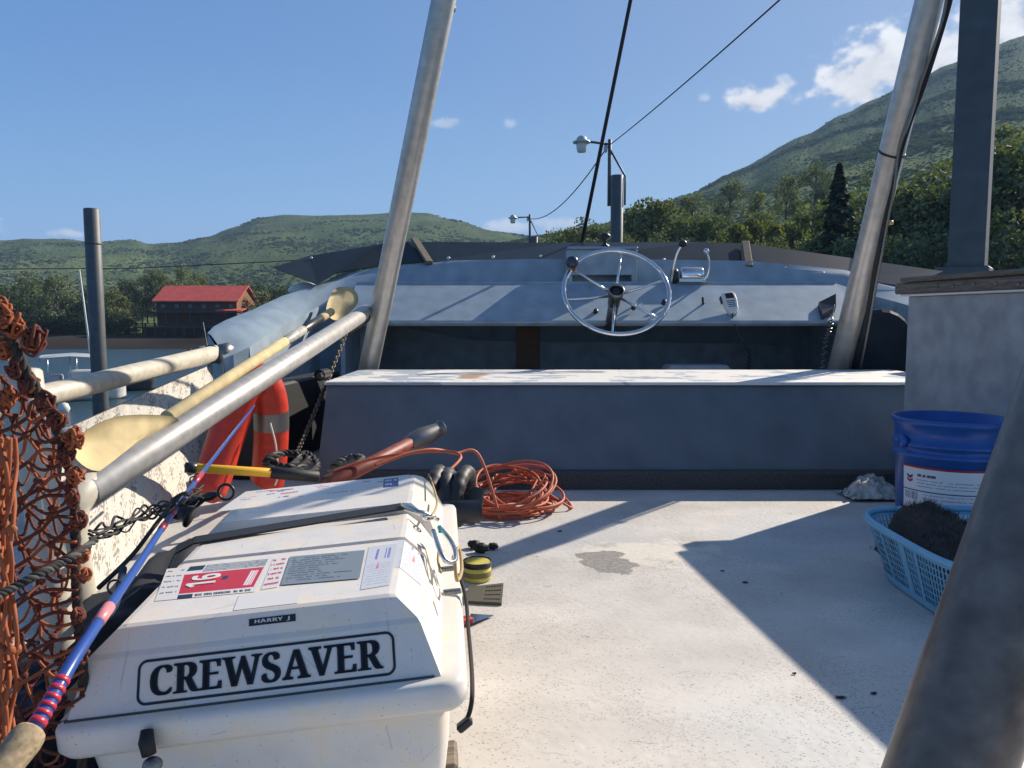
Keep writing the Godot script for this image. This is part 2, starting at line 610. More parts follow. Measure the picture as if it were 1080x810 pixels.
func coaming() -> void:
	var o := wthing("bridge_coaming", "pale blue grey moulded coaming wrapped round the front of the upper deck", "coaming", Vector3(0.2, 0, -4.9))
	var O := [[222, 353, 3.85], [228, 345, 3.95], [241, 337, 4.1], [267, 327, 4.4], [300, 312, 4.75], [334, 302, 5.0], [369, 288, 5.2], [400, 282, 5.2], [480, 278, 5.08], [560, 277, 5.06], [650, 277, 5.06], [790, 279, 5.06], [890, 287, 5.04], [960, 300, 4.9], [1015, 312, 4.6]]
	var I := [[236, 378, 3.72], [246, 374, 3.75], [263, 366, 3.82], [285, 351, 4.15], [312, 337, 4.5], [336, 323, 4.8], [362, 307, 4.92], [392, 299, 4.97], [480, 298, 5.0], [560, 298, 5.0], [650, 298, 5.0], [790, 300, 5.0], [890, 304, 4.95], [944, 318, 4.6], [985, 330, 4.2]]
	var top := mb(true)
	var inn := mb()
	var out := mb()
	var rows := []
	for k in O.size():
		var a := P(O[k][0], O[k][1], O[k][2])
		var b := P(I[k][0], I[k][1], I[k][2])
		var mid := (a + b) / 2.0 + Vector3(0, 0.015, 0)
		var lip := a + (a - b).normalized() * 0.05 + Vector3(0, -0.02, 0)
		rows.append([b, mid, a, lip])
	loft(top, rows)
	part(o, "cap", top, M.boat_paint)
	var ri := []
	for r in rows:
		var f: Vector3 = r[0] + (r[0] - r[2]) * Vector3(0.35, 0, 0.35)
		ri.append([Vector3(f.x, maxf(0.02, f.y - 0.75), f.z), r[0]])
	loft(inn, ri.slice(0, 8))
	part(o, "inner_side", inn, M.boat_paint)
	inn = mb()
	loft(inn, ri.slice(12))
	part(o, "inner_side", inn, M.boat_paint)
	var ro := []
	for r in rows:
		ro.append([r[3], Vector3(r[3].x, -0.9, r[3].z - 1.8 * smoothstep(-4.6, -5.0, r[3].z)) + (r[3] - r[0]) * Vector3(0.4, 0, 0.4)])
	loft(out, ro)
	# rounded near end
	var c0 := P(226, 372, 3.78)
	for k in 1:
		tri(out, rows[0][0], Vector3(rows[0][0].x, 0.0, rows[0][0].z), rows[0][3])
		tri(out, rows[0][3], Vector3(rows[0][0].x, 0.0, rows[0][0].z), Vector3(rows[0][3].x, -0.9, rows[0][3].z))
	part(o, "outer_side", out, M.boat_paint)
	# smoked windscreen sheets flaring outwards
	var wb := [[335, 300, 4.95], [353, 288, 5.1], [400, 280, 5.25], [450, 276, 5.14], [597, 273, 5.1], [723, 278, 5.1], [793, 282, 5.1], [893, 293, 5.02], [955, 302, 4.8]]
	var wt := [[288, 282, 5.1], [325, 270, 5.35], [403, 257, 5.5], [430, 255, 5.45], [597, 256, 5.42], [740, 255, 5.42], [790, 257, 5.4], [897, 272, 5.3], [995, 286, 4.95]]
	var w := wthing("windscreen", "dark grey flared windscreen sheet standing on the front coaming", "windscreen", Vector3(0.2, 0.95, -5.3))
	for seg in [[0, 2], [2, 4], [4, 6], [6, 8]]:
		var ws := mb()
		var f := []
		var bk := []
		for k in range(seg[0], seg[1] + 1):
			var b := P(wb[k][0], wb[k][1], wb[k][2])
			var t := P(wt[k][0], wt[k][1], wt[k][2])
			f.append([b, t])
			bk.append([b + Vector3(0, -0.004, -0.008), t + Vector3(0, -0.004, -0.008)])
		loft(ws, f)
		loft(ws, bk)
		for k in f.size() - 1:
			quad(ws, f[k][1], f[k + 1][1], bk[k + 1][1], bk[k][1])
			quad(ws, f[k][0], f[k + 1][0], bk[k + 1][0], bk[k][0])
		quad(ws, f[0][0], f[0][1], bk[0][1], bk[0][0])
		quad(ws, f[-1][0], f[-1][1], bk[-1][1], bk[-1][0])
		part(w, "sheet", ws, M.windscreen)
	var bm := mat("bolt_white", lin(0.6, 0.6, 0.58), 0.4, 0.3)
	for q in [[328, 272, 5.3], [473, 272, 5.14], [520, 271, 5.13], [570, 270, 5.13], [700, 274, 5.12], [828, 283, 5.07], [868, 288, 5.04]]:
		var bs := mb(true)
		ico(bs, at(P(q[0], q[1], q[2] - 0.01), Basis().scaled(Vector3(0.012, 0.01, 0.008))), 0.0, 1, 1)
		part(w, "bolt", bs, bm)
	for q in [[437, 252, 5.42, 453, 277, 5.1], [786, 255, 5.36, 790, 281, 5.05]]:
		var s := mb()
		beam(s, P(q[0], q[1], q[2]), P(q[3], q[4], q[5]), 0.05, 0.022, 0.004)
		solo("wood_batten", s, M.wood_grey, "short weathered wooden batten propped against the dark windscreen, " + ("beside the left mast pole" if q[0] < 600 else "to the right of the throttle levers"), "batten")

func bench() -> void:
	var o := wthing("storage_bench", "long dark blue grey bench box with worn white top across the deck", "bench", Vector3(0.4, 0, -3.6))
	var zf := -3.25
	var zb := -4.0
	var yt := 0.403
	var xl := P(345, 404, 3.25).x
	var xr := 1.95
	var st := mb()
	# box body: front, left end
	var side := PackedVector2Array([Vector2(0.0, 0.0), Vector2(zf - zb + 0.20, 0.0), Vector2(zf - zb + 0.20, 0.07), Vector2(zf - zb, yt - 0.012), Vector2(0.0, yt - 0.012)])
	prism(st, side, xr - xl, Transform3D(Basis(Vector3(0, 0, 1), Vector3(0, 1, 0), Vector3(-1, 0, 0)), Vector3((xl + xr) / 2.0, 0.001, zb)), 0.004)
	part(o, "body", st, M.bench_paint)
	# top sheet with chipped paint
	var n := FastNoiseLite.new()
	n.seed = 61
	n.frequency = 0.012
	n.fractal_octaves = 5
	var im := Image.create(1024, 320, false, Image.FORMAT_RGB8)
	for y in 320:
		for x in 1024:
			var u := x / 1024.0
			var a := n.get_noise_2d(x * 0.8, y * 1.0)
			var b := n.get_noise_2d(x * 3.0 + 300, y * 5.0)
			var c := Color(0.80, 0.77, 0.71) * (0.95 + 0.1 * b)
			var worn := smoothstep(0.17, 0.22, a + 0.25 * b + 0.32 * smoothstep(0.26, 0.12, u) - 0.05)
			c = c.lerp(Color(0.30, 0.36, 0.42) * (1.0 + 0.2 * b), worn * 0.85)
			var rd := (Vector2(x, y) - Vector2(225, 160)) / Vector2(30, 90)
			var rust := smoothstep(1.0, 0.4, rd.length() + a * 1.4)
			c = c.lerp(Color(0.34, 0.15, 0.04), rust * 0.8)
			c.a = 1.0
			im.set_pixel(x, y, c.linear_to_srgb())
	var tm := mat("bench_top", Color.WHITE, 0.55)
	tm.albedo_texture = ImageTexture.create_from_image(im)
	var tp := mb()
	var y1 := yt
	quad_uv(tp, Vector3(xl - 0.01, y1, zb), Vector3(xr, y1, zb), Vector3(xr, y1, zf + 0.012), Vector3(xl - 0.01, y1, zf + 0.012))
	quad_uv(tp, Vector3(xl - 0.01, y1, zf + 0.012), Vector3(xr, y1, zf + 0.012), Vector3(xr, y1 - 0.012, zf + 0.012), Vector3(xl - 0.01, y1 - 0.012, zf + 0.012), Rect2(0, 0.96, 1, 0.04))
	quad_uv(tp, Vector3(xl - 0.01, y1, zb), Vector3(xl - 0.01, y1, zf + 0.012), Vector3(xl - 0.01, y1 - 0.012, zf + 0.012), Vector3(xl - 0.01, y1 - 0.012, zb), Rect2(0, 0, 0.02, 1))
	part(o, "lid", tp, tm, "worn white painted top with grey chips and a rust stain")
	# rubbing strake along the foot
	var pk := mb(true)
	var prof := PackedVector2Array([Vector2(0.1, 0.0), Vector2(0.25, 0.0), Vector2(0.25, 0.060), Vector2(0.24, 0.070), Vector2(0.1, 0.072)])
	var xf := Transform3D(Basis(Vector3(0, 0, 1), Vector3(0, 1, 0), Vector3(-1, 0, 0)), Vector3((xl + xr) / 2.0 + 0.05, 0.001, zf))
	pk.set_smooth_group(-1)
	prism(pk, prof, xr - xl - 0.12, xf, 0.004)
	part(o, "foot_strake", pk, mat("strake", lin(0.12, 0.11, 0.10), 0.7, 0.0, TX.fine, 2.0))

func starboard_wall() -> void:
	var o := wthing("bulwark", "grey painted bulwark with weathered plank cap along the right side of the deck", "bulwark", Vector3(1.62, 0, -2.5))
	var A := Vector3(1.545, 0, -3.05)
	var B := Vector3(1.665, 0, -2.0)
	var d := (B - A).normalized()
	var nrm := Vector3(d.z, 0, -d.x) # to starboard
	var st := mb()
	var hh := 0.755
	var c := (A + B) / 2.0 + nrm * 0.03 + Vector3(0, hh / 2.0, 0)
	box(st, Transform3D(along(d), c), Vector3(0.06, hh, A.distance_to(B)), 0.004)
	part(o, "panel", st, M.wall_paint)
	var lip := mb()
	box(lip, Transform3D(along(d), A + d * 0.5 + nrm * 0.028 + Vector3(0, hh + 0.004, 0)), Vector3(0.085, 0.008, 1.06), 0.002)
	part(o, "edge_strip", lip, M.white_plastic)
	var pl := mb()
	box(pl, Transform3D(along(d), A + d * 0.50 + nrm * 0.05 + Vector3(0, hh + 0.031, 0)), Vector3(0.13, 0.044, 1.14), 0.006)
	part(o, "plank", pl, M.wood_grey)
	var pl2 := mb()
	box(pl2, Transform3D(along(d), A + d * 0.53 + nrm * 0.055 + Vector3(0, hh + 0.0635, 0)), Vector3(0.16, 0.018, 1.1), 0.004)
	part(o, "plank", pl2, M.wood_grey)
	for q in [[988, 301], [1005, 302], [1027, 300], [1050, 299], [1074, 300]]:
		var rr := ray(q[0], q[1])
		var u := (A.x - nrm.x * 0.016 - EYE.x) * nrm.x + (A.z - nrm.z * 0.016 - EYE.z) * nrm.z
		var hit := EYE + rr * (u / (rr.x * nrm.x + rr.z * nrm.z))
		var bt := mb(true)
		ico(bt, at(hit, Basis().scaled(Vector3(0.004, 0.008, 0.008))), 0.2, int(q[0]), 1)
		part(o, "bolt", bt, M.galv)
	# starboard return behind it, closing the corner to the coaming
	var rt := mb()
	box(rt, at(Vector3(2.22, 0.36, -3.55)), Vector3(0.06, 0.72, 1.0), 0.004)
	part(o, "return_panel", rt, M.boat_paint)

func masts() -> void:
	for q in [[388, 392, 4.1, 476, -40, 3.4, 0.052, "left", "beside the paddle blade"], [884, 392, 4.15, 990, -40, 3.25, 0.056, "right", "with black cables tied along it"]]:
		var a := P(q[0], q[1], q[2])
		var b := P(q[3], q[4], q[5])
		var d := (b - a).normalized()
		a -= d * (a.y / d.y)
		b += d * 0.8
		var o := wthing("mast_pole", "leaning bare aluminium mast pole " + q[8], "mast pole", a, "leaning mast poles")
		part(o, "tube", pipe(a, b, q[6], 28), M.alu_tube)
		var base := mb(true)
		tube(base, PackedVector3Array([a + Vector3(0, 0.001, 0), a + Vector3(0, 0.012, 0)]), 0.09, 20)
		part(o, "foot", base, M.galv)
		if q[3] > 600:
			var zt := mb(true)
			var zc: Vector3 = P(q[0], q[1], q[2])
			var zb: Vector3 = P(q[3], q[4], q[5])
			var best := zc
			for k in 400:
				var pp := zc.lerp(zb, k / 400.0)
				if absf(pp.y - P(936, 161, -pp.z).y) < absf(best.y - P(936, 161, -best.z).y):
					best = pp
			var td := (d + Vector3(0.12, 0, 0.1)).normalized()
			tube(zt, PackedVector3Array([best - td * 0.005, best + td * 0.005]), q[6] + 0.003, 24)
			part(o, "cable_tie", zt, M.black_plastic)
		if q[3] < 600:
			var cl := mb(true)
			var p0 := P(467.5, 6, 3.51)
			var p1 := P(468.7, 0, 3.5)
			tube(cl, PackedVector3Array([p0 - d * 0.012, p0 + d * 0.012]), q[6] + 0.004, 24)
			part(o, "clamp_band", cl, M.rubber)


# ---------- land, water, trees, harbour ----------
func prof(list: Array, x: float) -> float:
	if x <= list[0][0]:
		return list[0][1]
	for k in list.size() - 1:
		if x <= list[k + 1][0]:
			var t: float = (x - list[k][0]) / (list[k + 1][0] - list[k][0])
			t = t * t * (3.0 - 2.0 * t) * 0.5 + t * 0.5
			return lerpf(list[k][1], list[k + 1][1], t)
	return list[-1][1]

var left_ridge := [[-700, 250], [-300, 262], [0, 255], [30, 251], [70, 252], [100, 255], [140, 254], [158, 260], [180, 259], [215, 251], [250, 239], [275, 231], [300, 227], [330, 227], [380, 226], [430, 224], [450, 225], [480, 234], [520, 243], [560, 249], [620, 258], [760, 285], [1000, 300]]
var right_ridge := [[420, 300], [520, 275], [580, 258], [640, 240], [700, 216], [720, 207], [780, 178], [850, 141], [890, 121], [920, 105], [960, 88], [1000, 68], [1040, 50], [1080, 38], [1160, 14], [1300, 0], [1700, 20]]

func terrain(called: String, ridge: Array, rows: Array, px0: float, px1: float, cols: int, m: Material, paint: Callable, nz: FastNoiseLite, rough: float) -> Array:
	var st := mb(true)
	var g := []
	for r in rows:
		var line := PackedVector3Array()
		for c in cols + 1:
			var px := lerpf(px0, px1, float(c) / cols)
			var py := lerpf(r[1], prof(ridge, px), r[2])
			var p := P(px, py, r[0])
			var amp: float = rough * r[0] * (1.0 if r[2] < 1.0 else 0.45)
			if r[2] > 0.0:
				p.y += amp * nz.get_noise_3d(p.x * 40.0 / r[0] * 4.0, r[0] * 0.02, p.z * 0.06) - (r[3] if r.size() > 3 else 0.0)
			line.append(p)
		g.append(line)
	for k in g.size() - 1:
		for c in cols:
			for q in [[k, c], [k + 1, c], [k + 1, c + 1], [k, c], [k + 1, c + 1], [k, c + 1]]:
				var v: Vector3 = g[q[0]][q[1]]
				st.set_color(paint.call(v, rows[q[0]][2]))
				st.add_vertex(v)
	structure(called, st, m)
	return g

func land() -> void:
	# water
	var wm := mat("water", lin(0.035, 0.075, 0.10), 0.13, 0.0, null, 1.0, TX.wave, 5.0)
	wm.uv1_scale = Vector3.ONE * 0.35
	var st := mb()
	quad(st, Vector3(-3000, WATER, -3500), Vector3(3000, WATER, -3500), Vector3(3000, WATER, 400), Vector3(-3000, WATER, 400))
	structure("water", st, wm)
	var nz := FastNoiseLite.new()
	nz.seed = 8
	nz.frequency = 0.05
	nz.fractal_octaves = 5
	var gm := mat("ground_cover", Color.WHITE, 0.95)
	gm.vertex_color_use_as_albedo = true
	gm.metallic_specular = 0.05
	var rows := [[116.0, 368.6, 0.0], [124.0, 361.0, 0.0], [134.0, 355.0, 0.0], [142.0, 351.5, 0.0], [160.0, 347.0, 0.0], [220.0, 338.0, 0.02], [320.0, 329.0, 0.06]]
	for k in 26:
		var t := (k + 1) / 26.0
		rows.append([lerpf(360.0, 1080.0, t), lerpf(324.0, 250.0, minf(t * 1.1, 1.0)), pow(t, 1.15)])
	rows.append([1130.0, 250.0, 1.0, 6.0])
	rows.append([1250.0, 250.0, 1.0, 60.0])
	var paint := func(v: Vector3, _s: float) -> Color:
		var a := nz.get_noise_3d(v.x * 0.5, v.y * 0.8, v.z * 0.35)
		var b := nz.get_noise_3d(v.x * 0.09 + 90, v.y * 0.5, v.z * 0.05)
		var c := Color(0.100, 0.136, 0.054).lerp(Color(0.068, 0.098, 0.042), clampf(0.5 + a * 1.4, 0, 1))
		c = c.lerp(Color(0.140, 0.172, 0.068), clampf(b * 2.4 + 0.15, 0, 1) * 0.8)
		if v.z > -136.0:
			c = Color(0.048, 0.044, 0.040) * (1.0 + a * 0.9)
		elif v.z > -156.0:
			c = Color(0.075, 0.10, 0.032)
		return c
	var gl := terrain("hills", left_ridge, rows, -500, 800, 330, gm, paint, nz, 0.006)
	var rows2 := [[46.0, 420.0, 0.0], [58.0, 330.0, 0.0], [80.0, 306.0, 0.03], [110.0, 292.0, 0.08]]
	for k in 30:
		var t := (k + 1) / 30.0
		rows2.append([lerpf(140.0, 900.0, pow(t, 1.25)), lerpf(286.0, 200.0, t), pow(t, 0.85)])
	rows2.append([960.0, 200.0, 1.0, 8.0])
	rows2.append([1100.0, 200.0, 1.0, 70.0])
	var paint2 := func(v: Vector3, _s: float) -> Color:
		var a := nz.get_noise_3d(v.x * 0.8, v.y * 1.2, v.z * 0.6)
		var b := nz.get_noise_3d(v.x * 0.16 + 40, v.y * 0.42, v.z * 0.16)
		var c := Color(0.105, 0.150, 0.070).lerp(Color(0.068, 0.108, 0.056), clampf(0.5 + a * 1.6, 0, 1))
		c = c.lerp(Color(0.150, 0.190, 0.082), clampf(b * 2.4 + 0.1, 0, 1) * 0.8)
		return c
	var gr := terrain("mountain", right_ridge, rows2, 380, 1500, 300, gm, paint2, nz, 0.008)
	# scrub and woods on the slopes: a mass, not countable
	var clump := mb()
	var cr := RandomNumberGenerator.new()
	cr.seed = 3
	for k in 30:
		var d := Vector3(cr.randfn(), absf(cr.randfn()) * 0.8, cr.randfn()).normalized() * cr.randf_range(0.55, 1.0)
		var n := Vector3(cr.randfn(), cr.randfn(), cr.randfn()).normalized()
		var b := along(n) * cr.randf_range(0.28, 0.5)
		quad(clump, d - b.x - b.y * 0.6, d + b.x * 0.9 - b.y, d + b.x + b.y * 0.7, d - b.x * 0.8 + b.y)
	var cm := mat("scrub", Color.WHITE, 0.9)
	cm.vertex_color_use_as_albedo = true
	cm.metallic_specular = 0.1
	cm.backlight_enabled = true
	cm.backlight = Color(0.5, 0.55, 0.28)
	var mesh := fin(clump)
	mesh.surface_set_material(0, cm)
	for spec in [[gl, rows, 24000, 8, "hills_scrub", "green scrub and low woods covering the far hills", 31, 0.0034, 0.9], [gr, rows2, 42000, 3, "mountain_scrub", "green scrub and woods covering the steep mountainside", 33, 0.0052, 1.1]]:
		var mm := MultiMesh.new()
		mm.transform_format = MultiMesh.TRANSFORM_3D
		mm.use_colors = true
		mm.mesh = mesh
		mm.instance_count = spec[2]
		var r2 := RandomNumberGenerator.new()
		r2.seed = spec[6]
		var g: Array = spec[0]
		for k in int(spec[2]):
			var ri := r2.randi_range(spec[3], g.size() - 3)
			var ci := r2.randi_range(0, g[0].size() - 2)
			var p: Vector3 = g[ri][ci].lerp(g[ri + 1][ci + 1], r2.randf())
			p.x += r2.randf_range(-0.5, 0.5) * (g[ri][ci + 1].x - g[ri][ci].x)
			var dist := -p.z
			var wood := nz.get_noise_3d(p.x * 0.2, p.y * 0.5, p.z * 0.1 + 44)
			var hi: float = spec[1][ri][2]
			var s: float = dist * spec[7] * r2.randf_range(0.5, 1.25) * clampf(1.1 - hi * 1.25 + wood * 1.3, 0.0, 1.2) * spec[8]
			s = maxf(s, 0.5)
			var tone := r2.randf()
			var c := Color(0.125, 0.160, 0.080).lerp(Color(0.195, 0.23, 0.105), tone * tone)
			mm.set_instance_transform(k, Transform3D(Basis(Vector3.UP, r2.randf() * TAU).scaled(Vector3(s, s * r2.randf_range(0.5, 0.9), s)), p))
			mm.set_instance_color(k, c)
		var mi := MultiMeshInstance3D.new()
		mi.name = spec[4]
		mi.multimesh = mm
		mi.set_meta("kind", "stuff")
		mi.set_meta("label", spec[5])
		mi.set_meta("category", "scrub")
		add_child(mi)
	trees()
	harbour()

func make_tree(called: String, seed_: int, conifer: bool, h: float, w: float, col: Color) -> Node3D:
	var r := RandomNumberGenerator.new()
	r.seed = seed_
	var o := Node3D.new()
	o.name = called
	var tr := mb(true)
	var bend := Vector3(r.randfn() * 0.03 * h, 0, r.randfn() * 0.03 * h)
	tube(tr, PackedVector3Array([Vector3(0, -1.2, 0), Vector3(0, h * 0.3, 0) + bend * 0.4, Vector3(0, h * 0.62, 0) + bend, Vector3(0, h * 0.93, 0) + bend * 0.8]), [h * 0.028, h * 0.022, h * 0.013, 0.02], 7)
	var lv := mb()
	var blobs := []
	if conifer:
		pass
	else:
		for k in 20:
			var y := r.randf_range(0.10, 0.93)
			var spread := sin(clampf((y + 0.12) / 1.12, 0, 1) * PI) * w * 0.5
			var a := r.randf() * TAU
			var c := Vector3(cos(a) * spread * r.randf_range(0.35, 1.0), y * h, sin(a) * spread * r.randf_range(0.35, 1.0)) + bend * y
			blobs.append([c, r.randf_range(0.13, 0.24) * w])
			tube(tr, PackedVector3Array([Vector3(0, y * h * 0.62, 0) + bend * y * 0.7, c.lerp(Vector3(0, y * h * 0.7, 0), 0.35) + Vector3(0, h * 0.03, 0), c]), [h * 0.009, h * 0.006, 0.01], 5)
	var count := 2300
	for k in count:
		var p: Vector3
		var sz := h * r.randf_range(0.016, 0.034)
		var n := Vector3(r.randfn(), r.randfn() * 0.8 + 0.5, r.randfn()).normalized()
		if conifer:
			var y := pow(r.randf(), 0.8)
			var a := r.randf() * TAU
			var tier := 0.75 + 0.25 * sin(y * 60.0 + sin(a * 3.0) * 1.5)
			var rad := (1.0 - y) * w * 0.5 * tier * sqrt(r.randf_range(0.25, 1.0))
			p = Vector3(cos(a) * rad, h * (0.1 + 0.9 * y) - rad * 0.35, sin(a) * rad) + bend * y
			n = Vector3(cos(a) * 0.6 + r.randfn() * 0.4, 0.8, sin(a) * 0.6 + r.randfn() * 0.4).normalized()
		else:
			var b: Array = blobs[r.randi() % blobs.size()]
			var d := Vector3(r.randfn(), r.randfn() * 0.75, r.randfn()).normalized()
			p = b[0] + d * b[1] * pow(r.randf_range(0.15, 1.0), 0.4)
		var f := along(n, Vector3(r.randfn(), r.randfn(), r.randfn()).normalized())
		var e := f.x * sz
		var g := f.y * sz * r.randf_range(0.5, 0.9)
		var shade := r.randf_range(0.6, 1.45)
		lv.set_color(Color(col.r * shade * r.randf_range(0.9, 1.15), col.g * shade, col.b * shade * r.randf_range(0.8, 1.1)))
		quad(lv, p - e, p - g * 0.9 + e * 0.15, p + e, p + g)
	var t1 := MeshInstance3D.new()
	t1.name = "trunk"
	t1.mesh = fin(tr)
	t1.material_override = M.bark
	o.add_child(t1)
	var t2 := MeshInstance3D.new()
	t2.name = "crown"
	t2.mesh = fin(lv)
	t2.material_override = M.leaf
	o.add_child(t2)
	return o

func trees() -> void:
	mat("bark", lin(0.10, 0.085, 0.07), 0.9)
	var lm := mat("leaf", Color.WHITE, 0.75)
	lm.vertex_color_use_as_albedo = true
	lm.metallic_specular = 0.2
	lm.backlight_enabled = true
	lm.backlight = Color(0.7, 0.75, 0.42)
	var kinds := [
		make_tree("alder_tree", 11, false, 8.0, 6.4, Color(0.185, 0.210, 0.122)),
		make_tree("alder_tree", 12, false, 8.0, 5.4, Color(0.215, 0.235, 0.125)),
		make_tree("alder_tree", 13, false, 8.0, 7.2, Color(0.150, 0.176, 0.112)),
		make_tree("cottonwood_tree", 14, false, 8.0, 4.2, Color(0.225, 0.230, 0.100)),
		make_tree("spruce_tree", 15, true, 8.0, 5.8, Color(0.066, 0.092, 0.068)),
		make_tree("spruce_tree", 16, true, 8.0, 3.0, Color(0.066, 0.092, 0.066)),
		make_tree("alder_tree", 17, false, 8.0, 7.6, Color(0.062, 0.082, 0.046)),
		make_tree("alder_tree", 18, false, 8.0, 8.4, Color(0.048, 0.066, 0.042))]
	var r := RandomNumberGenerator.new()
	r.seed = 99
	var list := []
	# wood behind the beach: pixel of the foot, distance, height
	for k in 34:
		var px := -60.0 + k * 10.6 + r.randf_range(-4, 4)
		if px > 138 and px < 268:
			if r.randf() < 0.5:
				list.append([px, 322.0, r.randf_range(170, 200), r.randf_range(5.5, 8.5), r.randi_range(0, 3), "beach"])
			continue
		list.append([px, 349.0 + r.randf_range(-2, 2), r.randf_range(143, 158), r.randf_range(5.0, 9.5), [6, 7, 6, 7, 0, 4][r.randi_range(0, 5)], "beach"])
	for k in 26:
		list.append([-60.0 + k * 14.5 + r.randf_range(-6, 6), 338.0, r.randf_range(165, 230), r.randf_range(6.0, 10.0), [6, 7, 2, 7][r.randi_range(0, 3)], "beach"])
	for q in [[133, 349, 144, 6.5, 3], [120, 349, 145, 7.5, 1], [108, 350, 146, 7.2, 0]]:
		list.append([q[0], q[1], q[2], q[3], q[4], "beach"])
	for k in 46:
		var px := -60.0 + k * 7.6 + r.randf_range(-3, 3)
		if px < 140 or px > 262:
			list.append([px, 352.5 + r.randf_range(-1.0, 0.8), r.randf_range(139, 142), r.randf_range(2.2, 3.8), 6 + k % 2, "shrub"])
	# wood on the right, rising to the mountain: pixel of the top, distance, height
	for q in [[566, 246, 95, 5, 1], [585, 240, 92, 6, 0], [604, 236, 90, 6.5, 1], [622, 232, 88, 6.5, 2], [637, 234, 86, 6, 0], [664, 214, 84, 7.5, 1], [682, 208, 82, 8, 0], [695, 205, 82, 8.5, 1], [706, 222, 80, 6, 2], [724, 226, 84, 7, 0], [742, 222, 80, 7, 1], [760, 228, 78, 6, 2], [776, 232, 74, 6, 3], [792, 226, 80, 7, 3], [806, 220, 84, 7, 0], [820, 232, 76, 6, 3], [836, 228, 78, 6, 1], [850, 222, 80, 6.5, 3], [866, 212, 82, 8, 0], [888, 170, 58, 10.0, 4], [905, 200, 74, 9, 0], [918, 205, 70, 8, 2], [936, 214, 60, 6.5, 3], [952, 196, 58, 8, 0], [966, 186, 56, 8, 2], [984, 192, 54, 7.5, 0], [1002, 176, 58, 8, 2], [1022, 180, 56, 8, 1], [1044, 150, 56, 9.5, 0], [1062, 158, 54, 9, 2], [1080, 146, 52, 9, 0], [1100, 150, 50, 9, 2], [870, 236, 60, 5, 2], [850, 248, 58, 4.5, 0], [812, 250, 60, 4.5, 2], [780, 252, 60, 4.5, 3], [750, 250, 62, 4.5, 0], [720, 250, 64, 4.5, 2], [690, 246, 66, 5, 2], [660, 246, 66, 5, 0], [630, 252, 68, 5, 2], [600, 254, 70, 5, 1], [900, 244, 54, 5, 0], [930, 250, 50, 4.5, 2], [960, 244, 48, 5, 0], [988, 246, 46, 5, 2], [1050, 214, 46, 6.5, 3], [1070, 226, 44, 6, 2], [1030, 232, 46, 5.5, 0], [732, 204, 150, 9, 0], [770, 190, 170, 9, 2], [830, 184, 170, 9, 0], [800, 200, 140, 8, 1], [860, 172, 160, 9, 2], [930, 168, 120, 9, 0], [1060, 128, 110, 9, 1]]:
		list.append([q[0], q[1], q[2], q[3], q[4], "hill"])
	var lab := {"beach": ["leafy green alder in the wood behind the beach", "bright green cottonwood in the wood behind the beach", "dark narrow spruce in the wood behind the beach"], "hill": ["leafy green alder in the wood at the foot of the mountain", "yellowish green cottonwood in the wood at the foot of the mountain", "dark pointed spruce rising above the wood below the mountain"], "shrub": ["low dense shrub at the head of the beach", "", ""]}
	for q in list:
		var kd: int = q[4]
		var hgt: float = q[3] * r.randf_range(0.92, 1.08)
		var o: Node3D = kinds[kd].duplicate()
		o.name = numbered("shore_shrub" if q[5] == "shrub" else String(kinds[kd].name))
		var p := P(q[0], q[1], q[2])
		if q[5] == "hill":
			p.y -= hgt * 0.98 + 0.5
		o.position = p
		o.rotation.y = r.randf() * TAU
		o.scale = Vector3(1.0, 1.0, 1.0) * (hgt / 8.0) * Vector3(r.randf_range(0.9, 1.2), 1.0, r.randf_range(0.9, 1.2)) * (Vector3(1.5, 1.0, 1.5) if q[5] == "shrub" else Vector3.ONE)
		add_child(o)
		o.set_meta("label", lab[q[5]][0 if kd < 3 or kd > 5 else (1 if kd == 3 else 2)])
		o.set_meta("category", "shrub" if q[5] == "shrub" else "tree")
		o.set_meta("group", {"beach": "trees behind the beach", "hill": "trees below the mountain", "shrub": "shrubs at the head of the beach"}[q[5]])
	for k in kinds:
		k.free()

